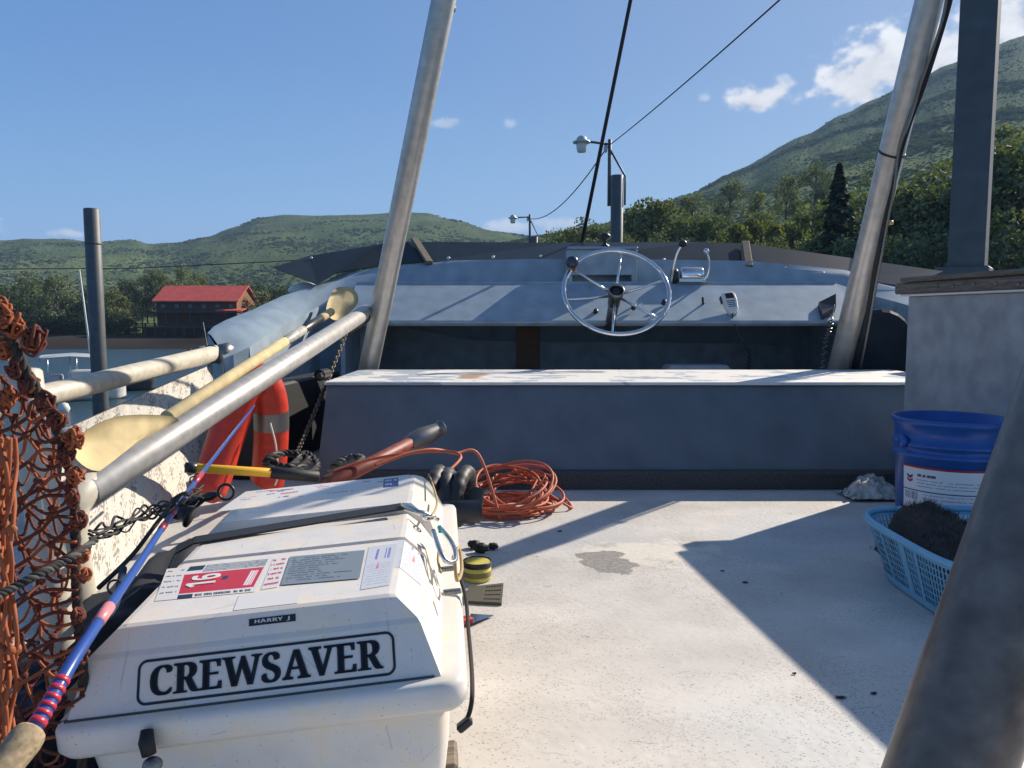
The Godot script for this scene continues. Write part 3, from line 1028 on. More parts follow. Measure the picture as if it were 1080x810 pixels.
func harbour() -> void:
	# red-roofed cannery building on piles
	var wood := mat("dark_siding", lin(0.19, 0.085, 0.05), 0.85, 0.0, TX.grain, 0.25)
	var orange := mat("orange_siding", lin(0.42, 0.20, 0.075), 0.8, 0.0, TX.grain, 0.25)
	var red := mat("red_roof", lin(0.78, 0.125, 0.085), 0.6, 0.0, TX.soft, 0.1)
	var glass := mat("window_glass", lin(0.03, 0.05, 0.07), 0.08)
	var dock := mat("dock_timber", lin(0.12, 0.105, 0.09), 0.85, 0.0, TX.grain, 0.2)
	var D := 138.0
	var a := P(165, 317, D)
	var b := P(249, 317, D)
	var floor_y := P(200, 344, D).y
	var eave := a.y
	var ridge := P(200, 302.5, D + 5).y
	var xl := a.x
	var xr := b.x
	var zf := -D
	var zb := -D - 10.0
	var o := wthing("cannery_building", "dark two-storey waterside building with bright red roof and orange gable", "building", Vector3((xl + xr) / 2, floor_y, zf - 5))
	var st := mb()
	box(st, at(Vector3((xl + xr) / 2, (eave + floor_y) / 2, (zf + zb) / 2)), Vector3(xr - xl, eave - floor_y, 10.0))
	part(o, "wall", st, wood)
	st = mb()
	var gx := xr + 0.02
	prism(st, PackedVector2Array([Vector2(-5, 0), Vector2(5, 0), Vector2(5, eave - floor_y - 2.0), Vector2(0, ridge - floor_y - 2.1), Vector2(-5, eave - floor_y - 2.0)]), 0.12, Transform3D(Basis(Vector3(0, 0, -1), Vector3.UP, Vector3(1, 0, 0)), Vector3(gx, floor_y + 2.0, zf - 5)))
	part(o, "gable", st, orange)
	st = mb()
	prism(st, PackedVector2Array([Vector2(-5.6, eave - 0.25), Vector2(0, ridge), Vector2(5.6, eave - 0.25), Vector2(5.6, eave - 0.05), Vector2(0, ridge + 0.22), Vector2(-5.6, eave - 0.05)]), xr - xl + 1.2, Transform3D(Basis(Vector3(0, 0, -1), Vector3.UP, Vector3(1, 0, 0)), Vector3((xl + xr) / 2, 0, zf - 5)))
	part(o, "roof", st, red)
	# upper gallery roof line, lower veranda, small red lean-to
	var mid := P(200, 329.5, D).y
	st = mb()
	box(st, at(Vector3((xl + xr) / 2 - 0.6, mid, zf + 1.2)), Vector3(xr - xl + 3.4, 0.22, 2.4), 0.03)
	part(o, "veranda_roof", st, dock)
	st = mb()
	prism(st, PackedVector2Array([Vector2(-1.4, 0.0), Vector2(1.4, 0.4), Vector2(1.4, 0.55), Vector2(-1.4, 0.15)]), 4.5, Transform3D(Basis(Vector3(0, 0, -1), Vector3.UP, Vector3(1, 0, 0)), Vector3(xr - 0.6, mid + 0.18, zf + 0.9)))
	part(o, "lean_to_roof", st, red)
	for k in 9:
		var x := xl - 1.6 + k * (xr - xl + 2.4) / 8.0
		st = mb()
		box(st, at(Vector3(x, (mid + floor_y) / 2 - 0.06, zf + 2.2)), Vector3(0.18, mid - floor_y - 0.1, 0.18))
		part(o, "post", st, dock)
	for k in 6:
		var x := xl + 1.2 + k * 2.4
		var w := mb()
		box(w, at(Vector3(x, (eave + mid) / 2 + 0.05, zf + 0.04)), Vector3(0.95, 0.8, 0.1))
		var wi := part(o, "window", w, dock)
		var gl := mb()
		box(gl, at(Vector3(x, (eave + mid) / 2 + 0.05, zf + 0.07)), Vector3(0.75, 0.62, 0.1))
		part(wi, "pane", gl, glass)
	# pier under it
	var pr := wthing("timber_pier", "low dark timber pier on piles below the red-roofed building", "pier", Vector3((xl + xr) / 2, WATER, zf + 1))
	st = mb()
	box(st, at(Vector3((xl + xr) / 2 - 0.3, floor_y - 0.2, zf + 0.0)), Vector3(xr - xl + 5.0, 0.3, 6.5))
	part(pr, "deck", st, dock)
	st = mb()
	box(st, at(Vector3((xl + xr) / 2 - 0.3, floor_y + 0.55, zf + 3.2)), Vector3(xr - xl + 5.0, 0.12, 0.1))
	part(pr, "handrail", st, dock)
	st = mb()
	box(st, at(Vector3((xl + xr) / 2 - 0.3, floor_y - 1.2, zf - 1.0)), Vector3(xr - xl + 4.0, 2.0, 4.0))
	part(pr, "shade_wall", st, wood)  # dark wall added under the pier to stand for its shadow
	for k in 12:
		var x := xl - 2.4 + k * (xr - xl + 4.4) / 11.0
		st = mb()
		tube(st, PackedVector3Array([Vector3(x, WATER - 1.0, zf + 3.0), Vector3(x, floor_y + 0.6, zf + 3.0)]), 0.16, 7)
		part(pr, "pile", st, dock)
	# steel piles
	var stp := [["harbour_pile", 100.0, 220.0, 22.0, 0.21, "thick dark steel mooring pile standing in the water by the small boats"]]
	for q in stp:
		var top := P(96.5, q[2], q[3])
		var p := wthing(q[0], q[5], "pile", Vector3(top.x, WATER, top.z))
		var s := mb(true)
		tube(s, PackedVector3Array([Vector3(top.x, WATER - 1.0, top.z), top - Vector3(0, 0.02, 0), top]), [q[4], q[4], q[4] - 0.02], 28)
		part(p, "tube", s, M.pile_steel)
		s = mb(true)
		var wy := P(97, 257, q[3])
		tube(s, PackedVector3Array([Vector3(top.x, wy.y - 0.03, top.z), Vector3(top.x, wy.y + 0.03, top.z)]), q[4] + 0.008, 28)
		part(p, "weld_band", s, M.pile_steel)
	# square dock pile on the right
	var dp := P(1019.5, 300, 11.0)
	var tp := P(1019.5, -14, 11.0)
	var d := wthing("square_pile", "tall square dark steel pile standing beyond the plank-capped bulwark", "pile", Vector3(dp.x, WATER, dp.z))
	var s2 := mb()
	var yb := Basis(Vector3.UP, deg_to_rad(-36.5))
	box(s2, at(Vector3(dp.x, (WATER - 1.0 + tp.y) / 2.0, dp.z), yb), Vector3(0.445, tp.y - WATER + 1.0, 0.445), 0.012)
	part(d, "column", s2, M.pile_steel)
	s2 = mb()
	var q0 := P(994, 281, 10.8)
	box(s2, at(Vector3(dp.x - 0.05, q0.y - 0.6, dp.z), yb), Vector3(0.66, 1.2, 0.6), 0.02)
	part(d, "collar", s2, M.pile_steel)
	lamps()
	boats()

func lamps() -> void:
	var head_m := mat("lamp_shell", lin(0.55, 0.55, 0.53), 0.4, 0.3)
	var lens := mat("lamp_lens", lin(0.75, 0.72, 0.62), 0.3)
	var lw := []
	for q in [[651.0, 185.0, 645.2, 147.0, 613.5, 149.0, 19.0, 0.15, "nearer street lamp with bell head on a dark pile beyond the wheel"], [563.5, 250.0, 560.4, 226.0, 541.0, 229.5, 36.0, 0.18, "farther small street lamp on a pile left of the forestay"]]:
		var D: float = q[6]
		var top := P(q[0], q[1], D)
		var o := wthing("street_lamp", q[8], "street lamp", Vector3(top.x, WATER, top.z))
		part(o, "pile", pipe(Vector3(top.x, WATER - 1.0, top.z), top, q[7], 18), M.pile_steel)
		var mt := P(q[2], q[3], D + q[7])
		var mx: float = top.x - q[7] - 0.02
		mt.x = mx
		part(o, "mast", pipe(Vector3(mx, top.y - 0.7, mt.z), mt, 0.045 if D < 30 else 0.055, 10), M.pile_steel)
		var hd := P(q[4], q[5], D)
		var arm := mb(true)
		tube(arm, PackedVector3Array([mt - Vector3(0, 0.12, 0), hd + Vector3(0.1, 0.0, 0)]), 0.03, 8)
		part(o, "arm", arm, M.pile_steel)
		var br := mb(true)
		var s: float = D / 19.0
		tube(br, PackedVector3Array([mt - Vector3(0, 0.22, 0), Vector3(top.x + q[7] + 0.04, top.y - 0.02, top.z), Vector3(top.x + q[7] + 0.04, top.y - 0.7, top.z)]), 0.025, 8)
		part(o, "brace", br, M.pile_steel)
		var sh := mb(true)
		lathe(sh, [Vector2(0.0, -0.03), Vector2(0.21, -0.04), Vector2(0.215, -0.01), Vector2(0.13, 0.03), Vector2(0.11, 0.09), Vector2(0.05, 0.13), Vector2(0.0, 0.135)], 18, at(hd))
		part(o, "shade", sh, head_m)
		var ln := mb(true)
		lathe(ln, [Vector2(0.0, -0.26), Vector2(0.10, -0.255), Vector2(0.125, -0.16), Vector2(0.13, -0.035), Vector2(0.0, -0.035)], 16, at(hd))
		part(o, "lens", ln, lens)
		var ins := mb(true)
		ico(ins, at(mt + Vector3(-0.1, -0.22, 0), Basis().scaled(Vector3(0.05, 0.1, 0.05))))
		part(o, "insulator", ins, head_m)
		lw.append(mt + Vector3(-0.06, -0.18, 0))
	# overhead wires
	var blk := mat("wire_black", lin(0.012, 0.014, 0.02), 0.6)
	var far_end := P(860, -34, 9.0)
	for q in [[far_end, lw[0], 0.011, "overhead wire running from the nearer lamp up over the boat", 0.05], [lw[0], lw[1], 0.016, "overhead wire hanging between the two street lamps", 0.55]]:
		var pts := []
		for k in 15:
			var t := k / 14.0
			var p: Vector3 = q[0].lerp(q[1], t)
			p.y -= q[4] * 4.0 * t * (1.0 - t)
			pts.append(p)
		var w := mb(true)
		tube(w, PackedVector3Array(pts), q[2], 6)
		solo("overhead_wire", w, blk, q[3], "wire")
	var w2 := mb(true)
	tube(w2, PackedVector3Array([P(-60, 284, 100), P(140, 283, 98), P(288, 276, 96), P(420, 268, 94)]), 0.06, 6)
	solo("shore_wire", w2, blk, "long thin wire strung across the bay in front of the far hills", "wire")
	# forestay of the boat
	var fs := mb(true)
	var s0 := P(613, 259, 5.45)
	var s1 := P(668, -14, 4.9)
	tube(fs, PackedVector3Array([s0, s1 + (s1 - s0) * 0.6]), 0.0125, 10)
	solo("forestay", fs, blk, "thick black stay rising from behind the helm pod", "stay")

func boats() -> void:
	var hullw := mat("boat_white", lin(0.62, 0.62, 0.58), 0.4)
	var cloth := mat("canopy_cloth", lin(0.42, 0.45, 0.47), 0.8)
	var dk := mat("boat_dark", lin(0.05, 0.055, 0.06), 0.6)
	var orange := mat("float_orange", lin(0.62, 0.24, 0.03), 0.5)
	for q in [[84.0, 402.0, 46.0, 3.4, 1.5, "small white skiff with grey canopy moored beyond the rail", true, 20.0], [138.0, 394.0, 52.0, 3.0, 1.3, "low dark skiff moored beyond the rail, next to the thick pile", false, 8.0], [219.0, 365.0, 95.0, 4.6, 1.7, "little white boat with a thin antenna before the red-roofed building", false, -12.0]]:
		var g := G(q[0], q[1], WATER)
		g = P(q[0], q[1], q[2])
		g.y = WATER
		var o := thing("moored_boat", q[5], "boat", g)
		o.rotation.y = deg_to_rad(q[7])
		if q[6]:
			o.scale = Vector3.ONE * 1.45
		var L: float = q[3]
		var Wd: float = q[4]
		var hu := mb(true)
		var rows := []
		for k in 9:
			var t := k / 8.0
			var x := (t - 0.5) * L
			var hw := Wd * 0.5 * (1.0 - pow(maxf(t - 0.35, 0.0) / 0.65, 2.2))
			var sh := 0.55 + 0.25 * t * t
			rows.append([Vector3(x, sh, -hw), Vector3(x, 0.15, -hw * 0.85), Vector3(x, -0.2, 0), Vector3(x, 0.15, hw * 0.85), Vector3(x, sh, hw)])
		loft(hu, rows)
		quad(hu, rows[0][0], rows[0][1], rows[0][3], rows[0][4])
		var low: bool = q[0] > 100 and q[0] < 160
		part(o, "hull", hu, dk if low else hullw)
		var th := mb()
		box(th, at(Vector3(-L * 0.08, 0.42, 0)), Vector3(L * 0.6, 0.05, Wd * 0.8))
		part(o, "floor", th, dk)
		var mo := mb()
		box(mo, at(Vector3(-L * 0.53, 0.75, 0)), Vector3(0.3, 0.42, 0.3), 0.06)
		box(mo, at(Vector3(-L * 0.53, 0.25, 0)), Vector3(0.14, 0.7, 0.14), 0.02)
		part(o, "outboard_motor", mo, dk)
		if q[6]:
			var ct := mb(true)
			var cr := []
			for k in 7:
				var u := (k / 6.0 - 0.5)
				cr.append([Vector3(-1.3, 1.86 - u * u * 0.4, u * Wd), Vector3(-0.2, 1.93 - u * u * 0.4, u * Wd), Vector3(0.75, 1.86 - u * u * 0.4, u * Wd)])
			loft(ct, cr)
			part(o, "canopy", ct, cloth)
			for sx in [-1.25, -0.2, 0.7]:
				for sz in [-1, 1]:
					var ps := mb(true)
					tube(ps, PackedVector3Array([Vector3(sx, 0.5, sz * Wd * 0.46), Vector3(sx, 1.8, sz * Wd * 0.46)]), 0.025, 6)
					part(o, "canopy_post", ps, M.steel)
			var cb := mb()
			box(cb, at(Vector3(0.1, 0.85, 0)), Vector3(0.9, 0.75, 0.8), 0.05)
			part(o, "console_box", cb, hullw)
			var se := mb()
			box(se, at(Vector3(-0.9, 0.75, 0)), Vector3(0.5, 0.6, 1.0), 0.06)
			part(o, "seat", se, cloth)
			var ms := mb(true)
			tube(ms, PackedVector3Array([Vector3(0.55, 0.6, 0.1), Vector3(0.2, 5.3, 0.1)]), [0.045, 0.032], 8)
			part(o, "mast", ms, hullw)
		elif not low:
			var cb := mb()
			box(cb, at(Vector3(0.0, 0.9, 0)), Vector3(1.6, 0.75, 1.1), 0.08)
			part(o, "cabin", cb, hullw)
			var an := mb(true)
			tube(an, PackedVector3Array([Vector3(0, 1.2, 0), Vector3(-0.5, 4.2, 0)]), 0.03, 6)
			part(o, "antenna", an, hullw)
	var bu := mb(true)
	lathe(bu, [Vector2(0, -0.3), Vector2(0.3, -0.2), Vector2(0.42, 0.15), Vector2(0.3, 0.5), Vector2(0.1, 0.6), Vector2(0, 0.62)], 14, at(P(56, 398, 44) * Vector3(1, 0, 1) + Vector3(0, WATER + 0.5, 0)))
	solo("mooring_buoy", bu, orange, "round orange mooring buoy beside the canopied skiff", "buoy")
	var b2 := mb(true)
	lathe(b2, [Vector2(0, -0.2), Vector2(0.22, -0.12), Vector2(0.3, 0.1), Vector2(0.2, 0.35), Vector2(0.0, 0.42)], 14, at(P(66, 404, 40) * Vector3(1, 0, 1) + Vector3(0, WATER + 0.1, 0)))
	solo("fender_float", b2, hullw, "white float bobbing beside the canopied skiff", "float")

# ---------- helm ----------
func console() -> void:
	var o := wthing("helm_console", "wide blue grey helm dash with open space beneath, behind the bench", "console", Vector3(0.55, 0, -4.8))
	var yb := P(600, 338.5, 4.45).y
	var yt := P(600, 299, 4.88).y
	var x0 := -0.97
	var x1 := 2.08
	var st := mb()
	# sloped face with chamfered right end
	var th := Vector3(0, -0.02, -0.012)
	var f := [Vector3(x0, yb, -4.45), Vector3(x0, yt, -4.88), Vector3(x1 - 0.06, yt, -4.88), Vector3(x1, yt - 0.03, -4.82), Vector3(x1 - 0.08, yb, -4.45)]
	quad(st, f[0], f[1], f[2], f[4])
	tri(st, f[2], f[3], f[4])
	quad(st, f[0] + th, f[1] + th, f[2] + th, f[4] + th)
	tri(st, f[2] + th, f[3] + th, f[4] + th)
	for k in 5:
		var j := (k + 1) % 5
		quad(st, f[k], f[j], f[j] + th, f[k] + th)
	part(o, "dash_panel", st, M.boat_paint)
	st = mb()
	beam(st, Vector3(x0, yt + 0.004, -4.895), Vector3(x1 - 0.06, yt + 0.004, -4.895), 0.034, 0.016, 0.004)
	part(o, "edge_trim", st, M.boat_paint)
	st = mb()
	beam(st, Vector3(x0, yb - 0.008, -4.452), Vector3(x1 - 0.09, yb - 0.008, -4.452), 0.03, 0.022, 0.005)
	part(o, "lower_lip", st, M.boat_paint)
	# deep locker under the dash: back, ends and deckhead of the same paint
	st = mb()
	box(st, at(Vector3((x0 + x1) / 2, yb / 2 - 0.01, -5.62)), Vector3(x1 - x0, yb - 0.02, 0.03))
	part(o, "bulkhead", st, M.boat_paint)
	st = mb()
	box(st, at(Vector3((x0 + x1) / 2, yb - 0.022, -5.05)), Vector3(x1 - x0 - 0.02, 0.012, 1.16))
	part(o, "deckhead", st, M.boat_paint)
	for x in [x0, x1]:
		st = mb()
		box(st, at(Vector3(x, yb / 2 - 0.015, -5.03)), Vector3(0.025, yb - 0.03, 1.14))
		part(o, "end_panel", st, M.boat_paint)
	st = mb()
	var w0 := P(557, 366, 4.74)
	box(st, at(Vector3(w0.x, 0.31, -4.80)), Vector3(0.15, 0.6, 0.03), 0.004)
	part(o, "wood_stile", st, M.wood_brown)
	# pod behind the wheel
	var pd := wthing("helm_pod", "small blue grey open box on the dash behind the steering wheel", "instrument pod", P(635, 300, 4.9))
	var pl := P(598, 262, 4.95)
	var pr := P(672, 264, 4.95)
	var ybm := P(635, 299, 4.95).y
	var ymid := P(635, 292, 4.95).y
	st = mb()
	box(st, at(Vector3((pl.x + pr.x) / 2, pl.y, -5.0)), Vector3(pr.x - pl.x, 0.018, 0.2), 0.006)
	part(pd, "top", st, M.boat_paint)
	st = mb()
	box(st, at(Vector3((pl.x + pr.x) / 2, (pl.y + ymid) / 2, -4.93)), Vector3(pr.x - pl.x - 0.02, pl.y - ymid - 0.02, 0.015), 0.003)
	part(pd, "panel", st, M.boat_paint)
	for x in [pl.x + 0.014, pr.x - 0.02]:
		st = mb()
		box(st, at(Vector3(x, (pl.y + ybm) / 2 - 0.005, -5.0)), Vector3(0.035, pl.y - ybm - 0.01, 0.16), 0.004)
		part(pd, "leg", st, M.boat_paint)
	var cp := mb(true)
	var cb := Vector3(P(638, 262, 4.98).x, pl.y + 0.009, -4.98)
	lathe(cp, [Vector2(0, 0), Vector2(0.03, 0), Vector2(0.03, 0.01), Vector2(0.013, 0.02), Vector2(0.013, 0.045), Vector2(0.035, 0.055), Vector2(0.036, 0.075), Vector2(0.02, 0.09), Vector2(0, 0.092)], 16, at(cb))
	solo("compass", cp, M.black_plastic, "little black compass mounted on top of the helm pod", "compass")
	# wheel
	var c := P(650, 307, 4.22)
	var R := 55.0 / FOCAL * 4.22
	var tilt := Basis(Vector3.RIGHT, deg_to_rad(-36.0)) # plane x,y tipped away at the top
	var wf := Transform3D(tilt, c)
	var wh := wthing("steering_wheel", "chrome six-spoke steering wheel with dark turning knob at the helm", "steering wheel", c)
	var rim := mb(true)
	var pts := PackedVector3Array()
	for k in 64:
		var a := TAU * k / 64
		pts.append(wf * Vector3(cos(a) * R, sin(a) * R, 0))
	tube(rim, pts, 0.0125, 12, false, true)
	part(wh, "rim", rim, M.chrome)
	for adeg in [146, 80, 16, -40, -98, -168]:
		var a := deg_to_rad(adeg)
		var sp := mb(true)
		tube(sp, PackedVector3Array([wf * Vector3(cos(a) * 0.03, sin(a) * 0.03, -0.035), wf * Vector3(cos(a) * R * 0.55, sin(a) * R * 0.55, -0.022), wf * Vector3(cos(a) * R, sin(a) * R, 0)]), [0.008, 0.007, 0.0065], 8)
		part(wh, "spoke", sp, M.chrome)
	var hub := mb(true)
	var hx := wf * Transform3D(Basis(Vector3(1, 0, 0), Vector3(0, 0, 1), Vector3(0, -1, 0)), Vector3(0, 0, -0.05))
	lathe(hub, [Vector2(0, -0.06), Vector2(0.035, -0.06), Vector2(0.037, 0.0), Vector2(0.043, 0.03), Vector2(0.043, 0.062), Vector2(0.038, 0.064), Vector2(0.036, 0.05), Vector2(0, 0.045)], 24, hx)
	part(wh, "hub", hub, M.galv)
	var cap := mb(true)
	lathe(cap, [Vector2(0, 0.046), Vector2(0.034, 0.05), Vector2(0.034, 0.054), Vector2(0, 0.056)], 20, hx)
	part(wh, "hub_cap", cap, M.black_plastic)
	var shf := mb(true)
	tube(shf, PackedVector3Array([wf * Vector3(0, 0, -0.1), wf * Vector3(0, 0, -0.36)]), 0.03, 14)
	part(wh, "shaft", shf, M.galv)
	var kn := mb(true)
	var ka := deg_to_rad(146)
	ico(kn, Transform3D(tilt.scaled(Vector3(0.036, 0.036, 0.034)), wf * Vector3(cos(ka) * R, sin(ka) * R, 0.05)), 0.0, 1, 2)
	part(wh, "knob", kn, mat("knob_blue", lin(0.03, 0.04, 0.075), 0.25))
	var kc := mb()
	box(kc, Transform3D(tilt, wf * Vector3(cos(ka) * R, sin(ka) * R, 0.008)), Vector3(0.05, 0.035, 0.04), 0.006)
	part(wh, "knob_clamp", kc, mat("brass", lin(0.5, 0.25, 0.08), 0.35, 0.8))
	# throttle box and levers
	var t := wthing("throttle_control", "chrome throttle box with two curved levers on the dash edge", "throttle", P(729, 298, 4.86))
	st = mb(true)
	var tb := P(729, 290, 4.9)
	var tx := Transform3D(Basis(Vector3(0, -1, 0), Vector3(1, 0, 0), Vector3(0, 0, 1)), tb + Vector3(-0.07, 0, 0))
	lathe(st, [Vector2(0, 0.0), Vector2(0.045, 0.0), Vector2(0.05, 0.01), Vector2(0.05, 0.13), Vector2(0.045, 0.14), Vector2(0, 0.14)], 20, tx)
	part(t, "drum", st, M.chrome)
	st = mb()
	box(st, at(tb + Vector3(0, -0.035, 0)), Vector3(0.17, 0.03, 0.1), 0.006)
	part(t, "base", st, M.steel)
	st = mb(true)
	lathe(st, [Vector2(0, 0), Vector2(0.05, 0), Vector2(0.05, 0.03), Vector2(0, 0.034)], 18, Transform3D(Basis(Vector3(0, -1, 0), Vector3(1, 0, 0), Vector3(0, 0, 1)), tb + Vector3(-0.12, -0.01, 0)))
	part(t, "side_disc", st, M.black_plastic)
	for L in [[[[708, 298], [710, 284], [714, 268], [720, 257]], 0], [[[742, 296], [747, 288], [748, 276], [745, 265]], 1]]:
		var lp := []
		for q in L[0]:
			lp.append(P(q[0], q[1], 4.86 - (298 - q[1]) * 0.002))
		st = mb(true)
		tube(st, spline(lp, 5), 0.0075, 8)
		var lv := part(t, "lever", st, M.chrome)
		st = mb(true)
		ico(st, at(lp[3], Basis().scaled(Vector3(0.027, 0.023, 0.024) if L[1] == 0 else Vector3(0.018, 0.018, 0.018))), 0.0, 1, 2)
		part(lv, "knob", st, M.black_plastic if L[1] == 0 else M.chrome)
	# switch
	var sw := wthing("toggle_switch", "small dark toggle switch on the dash near the radio handset", "switch", P(742, 322, 4.64))
	st = mb(true)
	tube(st, PackedVector3Array([P(742, 323, 4.66), P(741, 314, 4.58)]), [0.009, 0.006], 8)
	part(sw, "lever", st, M.black_plastic)
	st = mb(true)
	lathe(st, [Vector2(0, 0), Vector2(0.022, 0), Vector2(0.02, 0.012), Vector2(0, 0.014)], 12, at(P(743, 323.5, 4.645), Basis(Vector3.RIGHT, 1.1)))
	part(sw, "collar", st, M.black_plastic)
	for q in [[700, 320], [668, 325], [628, 330]]:
		st = mb(true)
		lathe(st, [Vector2(0, 0), Vector2(0.016, 0), Vector2(0.014, 0.03), Vector2(0, 0.032)], 12, at(P(q[0], q[1], 4.62 if q[1] < 324 else 4.55), Basis(Vector3.RIGHT, 1.1)))
		solo("dash_knob", st, M.black_plastic, "small round black knob on the dash " + ("between throttle and switch" if q[0] == 700 else ("just right of the wheel hub" if q[0] == 668 else "just left of the wheel hub")), "knob")
	# handset
	var mw := mat("handset_white", lin(0.66, 0.65, 0.60), 0.4)
	var mc := P(770, 320, 4.55)
	var slope := Basis(Vector3.UP, 0.0) * Basis(Vector3.RIGHT, deg_to_rad(-35)) * Basis(Vector3.BACK, deg_to_rad(7))
	var hs := wthing("radio_handset", "white radio handset with coiled cord hanging on the dash", "radio handset", mc)
	st = mb()
	var hp := PackedVector2Array([Vector2(-0.022, -0.075), Vector2(0.022, -0.075), Vector2(0.036, -0.045), Vector2(0.044, 0.02), Vector2(0.042, 0.055), Vector2(0.028, 0.074), Vector2(-0.028, 0.074), Vector2(-0.042, 0.055), Vector2(-0.044, 0.02), Vector2(-0.036, -0.045)])
	prism(st, hp, 0.036, Transform3D(slope, mc), 0.007)
	part(hs, "body", st, mw)
	st = mb()
	box(st, Transform3D(slope, mc + slope * Vector3(0.004, 0.042, 0.018)), Vector3(0.05, 0.036, 0.006), 0.002)
	part(hs, "screen", st, M.black_plastic)
	for k in 4:
		st = mb()
		box(st, Transform3D(slope, mc + slope * Vector3(0.0, 0.006 - k * 0.013, 0.0185)), Vector3(0.05 - k * 0.003, 0.004, 0.003))
		part(hs, "grille_slot", st, M.black_plastic)
	st = mb()
	box(st, Transform3D(slope, mc + slope * Vector3(-0.047, 0.028, 0)), Vector3(0.008, 0.045, 0.02), 0.003)
	part(hs, "talk_key", st, M.black_plastic)
	st = mb(true)
	var cd := []
	var cs := [P(772, 331, 4.5), P(779, 352, 4.42), P(790, 372, 4.4), P(788, 392, 4.38)]
	var cl := spline(cs, 40)
	for k in cl.size():
		var wgt := smoothstep(0.45, 0.7, float(k) / cl.size())
		var a := k * 0.9
		cd.append(cl[k] + Vector3(cos(a), 0, sin(a)) * 0.011 * wgt)
	tube(st, PackedVector3Array(cd), 0.0035, 6)
	part(hs, "coiled_cord", st, M.black_plastic)
	# bracket and second coiled cord by the right pole
	var bk := wthing("handset_bracket", "dark angled bracket with a grey coiled cord at the right end of the dash", "bracket", P(870, 330, 4.5))
	st = mb()
	var bp := [P(862, 325, 4.62), P(880, 316, 4.62), P(880, 330, 4.52), P(866, 338, 4.46)]
	quad(st, bp[0], bp[1], bp[2], bp[3])
	var up := Vector3(0, 0.035, 0.02)
	quad(st, bp[0] + up, bp[1] + up, bp[2] + up, bp[3] + up)
	for k in 4:
		quad(st, bp[k], bp[(k + 1) % 4], bp[(k + 1) % 4] + up, bp[k] + up)
	part(bk, "plate", st, M.black_plastic)
	st = mb(true)
	cd = []
	cl = spline([P(880, 322, 4.5), P(875, 345, 4.4), P(870, 362, 4.36), P(866, 392, 4.33)], 40)
	for k in cl.size():
		var wgt := smoothstep(0.12, 0.3, float(k) / cl.size())
		var a := k * 0.75
		cd.append(cl[k] + Vector3(cos(a), 0, sin(a)) * 0.014 * wgt)
	tube(st, PackedVector3Array(cd), 0.004, 6)
	part(bk, "coiled_cord", st, M.galv)
	# grey battery box under the dash
	st = mb()
	var b0 := P(737, 381, 4.35)
	box(st, at(Vector3(b0.x, 0.2, -4.42)), Vector3(0.36, 0.405, 0.2), 0.02)
	solo("grey_box", st, M.wall_paint, "plain grey box standing in the dark under the dash", "box")
	# round-topped dark panel by the right pole
	st = mb()
	var ap := PackedVector2Array()
	for k in 13:
		var a := PI * k / 12.0
		ap.append(Vector2(cos(a) * 0.185, 0.10 + sin(a) * 0.185))
	ap.append(Vector2(-0.185, -0.42))
	ap.append(Vector2(0.185, -0.42))
	var ac := P(926, 372, 4.15)
	prism(st, ap, 0.06, at(Vector3(ac.x, 0.43, ac.z)), 0.015)
	solo("round_topped_panel", st, M.windscreen, "dark grey round-topped board standing behind the right mast pole", "board")

# ---------- things on the deck ----------
var raft: Transform3D
func onlid(px: float, py: float, w: float) -> Vector3:
	var inv := raft.affine_inverse()
	var c := inv * EYE
	var d := inv.basis * ray(px, py)
	return c + d * ((w - c.y) / d.y)
func lpart(parent: Node3D, called: String, st, m: Material, label := "") -> MeshInstance3D:
	var o := MeshInstance3D.new()
	o.name = called
	o.mesh = st if st is Mesh else fin(st)
	o.material_override = m
	parent.add_child(o, true)
	if label != "":
		o.set_meta("label", label)
	return o
func rope(called: String, pts: Array, r: float, m: Material, label: String, category: String, group := "", per := 8, sides := 8) -> MeshInstance3D:
	var st := mb(true)
	tube(st, spline(pts, per), r, sides)
	return solo(called, st, m, label, category, group)
func laid(called: String, pts: Array, r: float, m: Material, m2: Material, label: String, category: String, group := "") -> Node3D:
	var cl := spline(pts, 14)
	var o := wthing(called, label, category, pts[0], group)
	for w in 3:
		var q := PackedVector3Array()
		for k in cl.size():
			var d := (cl[mini(k + 1, cl.size() - 1)] - cl[maxi(k - 1, 0)])
			var f := along(d)
			var a := k * 0.62 + TAU * w / 3.0
			q.append(cl[k] + (f.x * cos(a) + f.y * sin(a)) * r * 0.52)
		var st := mb(true)
		tube(st, q, r * 0.55, 7)
		part(o, "strand", st, m2 if w == 0 else m)
	return o
func text_mesh(t: String, font: String, width: float, height: float, bold := true) -> ArrayMesh:
	var tm := TextMesh.new()
	var f := SystemFont.new()
	f.font_names = PackedStringArray([font])
	f.font_weight = 700 if bold else 400
	var fv := FontVariation.new()
	fv.base_font = f
	tm.font = fv
	tm.text = t
	tm.font_size = 64
	tm.pixel_size = 0.01
	tm.depth = 0.02
	tm.curve_step = 1.0
	var bb := tm.get_aabb()
	var st := SurfaceTool.new()
	st.begin(Mesh.PRIMITIVE_TRIANGLES)
	var s := Vector3(width / bb.size.x, height / bb.size.y, 0.0006 / 0.02)
	var mid := bb.get_center()
	for dx in ([-0.0009, 0.0, 0.0009] if font == "Droid Serif" else [0.0]):
		st.append_from(tm, 0, Transform3D(Basis().scaled(s), -mid * s + Vector3(dx, 0, absf(dx) * 0.05)))
	return st.commit()

func details() -> void:
	canister()
	port_side()
	deck_gear()
	starboard_gear()
	net()

